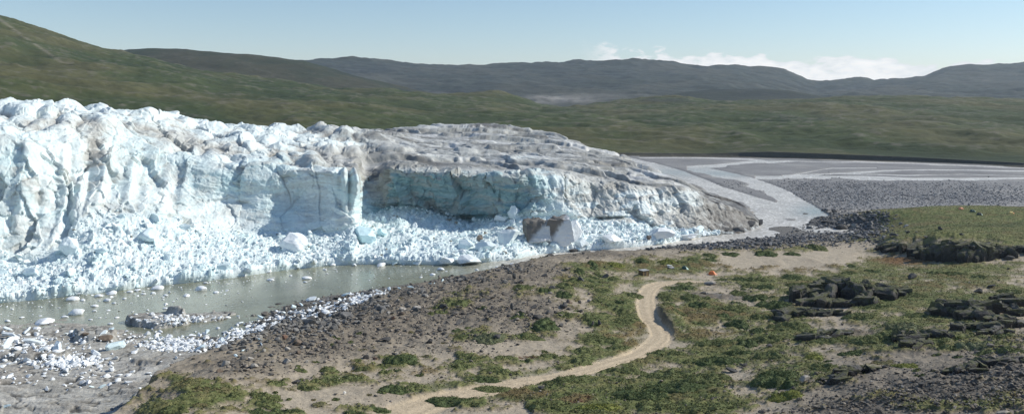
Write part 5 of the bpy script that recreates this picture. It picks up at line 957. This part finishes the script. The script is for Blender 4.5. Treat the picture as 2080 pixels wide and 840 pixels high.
# leafy ground cover over the vegetated ground, too much to count
r = np.random.default_rng(71); vv = (veg * (gy > 85) * (gy < 470) * (gp > 150) * (gp < 2250) * np.minimum(gy / 200, 1.6) ** 1.2).ravel(); vv = np.where(vv > .25, vv, 0) + (.10 * sst(-.45, .05, vegn) ** 2 * moraine * (1 - shelf) * (1 - roadm) * (gy > 85) * (gy < 470) * (gp > 150) * (gp < 2250) * np.minimum(gy / 200, 1.6) ** 1.2).ravel(); NL = 110000; vi = r.choice(len(vv), NL, p=vv / vv.sum())
P = V[vi] + np.c_[r.normal(0, .3, (NL, 2)), r.uniform(.0, .22, NL)]; n = len(P); s = r.uniform(.07, .18, (n, 1, 1))
e1_ = r.normal(size=(n, 1, 3)) * np.array([1, 1, .5]); e1_ /= np.linalg.norm(e1_, axis=-1, keepdims=True); e2_ = np.cross(e1_, r.normal(size=(n, 1, 3))); e2_ /= np.linalg.norm(e2_, axis=-1, keepdims=True)
Vl = (P[:, None] + s * (e1_ * np.array([1, 0, -1, 0])[None, :, None] + .7 * e2_ * np.array([0, 1, 0, -1])[None, :, None])).reshape(-1, 3)
cl_ = np.repeat(np.clip(gcol.reshape(-1, 3)[vi] * (1 + .15 * r.normal(size=(n, 1))), .01, .28), 4, 0)
tag(obj('ground_cover', mesh('ground_cover', Vl, np.arange(n * 4).reshape(n, 4), M['shrub'], False, cl_)), None, None, kind='stuff')
# ================================================================== camp: hut, tents
def plain(name, col, rough=.7, spec=.3, n=.15, sc=(3.0,)): return surf(name, base=col, tint=False, rough=rough, spec=spec, nscale=sc, namp=n, bump=.15, bscale=6, bdist=.02)
def box(name, cx_, cy_, cz_, sx_, sy_, sz_, mat, parent, bev=.015):
    import bmesh
    bm = bmesh.new(); bmesh.ops.create_cube(bm, size=1)
    for v in bm.verts: v.co.x = v.co.x * sx_ + cx_; v.co.y = v.co.y * sy_ + cy_; v.co.z = v.co.z * sz_ + cz_
    if bev: bmesh.ops.bevel(bm, geom=list(bm.edges), offset=bev, segments=1, affect='EDGES')
    me = bpy.data.meshes.new(name); bm.to_mesh(me); bm.free(); me.materials.append(mat); return obj(name, me, parent)
wood = plain('hut_wood', (.17, .115, .055), n=.3); wood_d = plain('hut_dark_wood', (.075, .058, .04), n=.3); tin = plain('hut_roof', (.38, .38, .36), .5, n=.2); black = plain('dark_inside', (.012, .012, .012), n=0)
x, y, z = (float(q[0]) for q in ground(1309, 561)); hut = empty('hut', (x, y + 1.3, z - .1), math.radians(32)); hut.scale = (.84, .84, .88); tag(hut, 'small weathered plank hut with a flat grey roof beside the track end', 'hut')
box('wall', 0, 0, 1.0, 2.9, 2.3, 2.0, wood, hut)
rf = box('roof', 0, 0, 2.09, 3.2, 2.6, .14, tin, hut); rf.rotation_euler = (math.radians(1.5), 0, 0)
dr = box('door', -.2, -1.172, .92, .8, .04, 1.7, wood_d, hut); box('handle', .12, -1.205, .92, .05, .04, .14, tin, dr, 0)
for sx_, sy_ in ((-1, -1), (1, -1), (1, 1), (-1, 1)): box('corner_board', sx_ * 1.44, sy_ * 1.14, 1.0, .12, .12, 1.97, wood_d, hut, .005)
for k in range(4): box('batten', 1.463, -.75 + .5 * k, 1.0, .05, .05, 1.96, wood_d, hut, 0)
def tent(px, py, L_, W_, H_, rz, fly, door, label, group='dome tents', zoff=0):
    """dome tent: ridged fly over two crossing poles, darker inner door, low porch"""
    x, y, z = (float(q[0]) for q in ground(px, py)); t = empty('tent', (x, y, z - .03), rz); tag(t, label, 'tent', group)
    nu, nv = 32, 12; u = np.linspace(0, 2 * np.pi, nu, endpoint=False); v = np.linspace(0, 1, nv)[:, None]
    # rounded-square plan, poles at the diagonals stand proud
    sq = 1 / (np.abs(np.cos(u)) ** 3 + np.abs(np.sin(u)) ** 3) ** (1 / 3)
    pr = np.cos(v * np.pi / 2) ** .85; hh = np.sin(v * np.pi / 2) ** .95
    sag = 1 - .10 * np.cos(4 * u)[None] * np.sin(v * np.pi) ** 1
    X_ = L_ / 2 * pr * np.cos(u) * sq * sag; Y_ = W_ / 2 * pr * np.sin(u) * sq * sag; Z_ = H_ * hh * np.ones(nu)
    i = np.arange(nu * nv).reshape(nv, nu); j = np.roll(i, -1, 1); Fq = np.stack([i[:-1], j[:-1], j[1:], i[1:]], -1).reshape(-1, 4)
    obj('fly', mesh('fly', np.stack([X_, Y_, Z_], -1).reshape(-1, 3), Fq, fly, True), t)
    # porch wedge at +x end
    q = np.array([(L_ * .5, -W_ * .42, 0), (L_ * .5, W_ * .42, 0), (L_ * .86, 0, .02), (L_ * .30, 0, H_ * .86), (L_ * .42, -W_ * .3, H_ * .45), (L_ * .42, W_ * .3, H_ * .45)])
    obj('porch', mesh('porch', q, np.array([(0, 2, 4), (4, 2, 3), (2, 1, 5), (2, 5, 3)]), door, False), t)
    for s in (1, -1):
        a = np.linspace(0, math.pi, 17); rr_ = .022; P_ = np.stack([np.cos(a) * L_ / 2 * .80, s * np.cos(a) * W_ / 2 * .80, np.sin(a) * (H_ + .03)], -1); ring = np.array([(0, 0, rr_), (rr_, -s * rr_, 0), (0, 0, -rr_), (-rr_, s * rr_, 0)])
        Vv = (P_[:, None] * 1.01 + ring[None]).reshape(-1, 3); g = np.arange(68).reshape(17, 4); gj = np.roll(g, -1, 1); obj('pole', mesh('pole', Vv, np.stack([g[:-1], gj[:-1], gj[1:], g[1:]], -1).reshape(-1, 4), black, False), t)
    return t
orange = plain('orange_nylon', (.78, .22, .075), .6, n=.08); orange2 = plain('pale_orange_nylon', (.82, .36, .20), .6, n=.08); teal = plain('dark_green_nylon', (.035, .085, .075), .6, n=.1); mint = plain('pale_green_nylon', (.55, .72, .66), .6, n=.08); dgrey = plain('dark_nylon', (.05, .06, .055), .6); cream = plain('yellow_nylon', (.85, .62, .24), .6)
tent(1446, 557, 2.1, 1.75, 1.2, math.radians(-20), orange, orange2, 'orange dome tent alone on the brownish grass beyond the track')
tent(1390, 546, 1.7, 1.5, 1.05, math.radians(-15), teal, mint, 'dark green dome tent with a pale mint front near the hut')
tent(1952, 425, 2.0, 1.7, 1.05, math.radians(10), orange2, orange2, 'pinkish orange tent, farthest left of the tents on the far meadow')
tent(1975, 430, 2.1, 1.8, 1.15, math.radians(5), teal, mint, 'pale green tent touching the dark tent on the far meadow')
tent(1989, 436, 1.9, 1.6, 1.05, math.radians(0), dgrey, mint, 'dark tent with a whitish right end on the far meadow')
tent(2053, 433, 2.0, 1.7, .95, math.radians(0), cream, orange, 'yellow tent with an orange end alone at the right of the far meadow')
# pale split slab between hut and green tent
x, y, z = (float(q[0]) for q in ground(1361, 543)); r = np.random.default_rng(81)
v1, f1_ = slabmesh(r, 3, .05); v2, f2_ = slabmesh(r, 3, .05); v1 = v1 * np.array([.85, .6, .2]) + np.array([0, .3, .55]); v2 = v2 * np.array([.9, .45, .17]) + np.array([.25, -.5, .15]); v3, f3_ = slabmesh(r, 3, .05); v3 = v3 * np.array([.5, .4, .3]) + np.array([-.1, .4, .15])
Vv = np.concatenate([v1, v2, v3]); Cc = np.r_[np.repeat([[.62, .63, .58]], len(v1), 0), np.repeat([[.62, .58, .54]], len(v2), 0), np.repeat([[.2, .2, .18]], len(v3), 0)]
tag(obj('rock', mesh('rock', Vv, np.concatenate([f1_, f2_ + len(v1), f3_ + len(v1) + len(v2)]), M['rock'], False, Cc), loc=(x, y, z)), 'pale split slab of rock on the grass between the hut and the green tent', 'rock', 'single rocks')
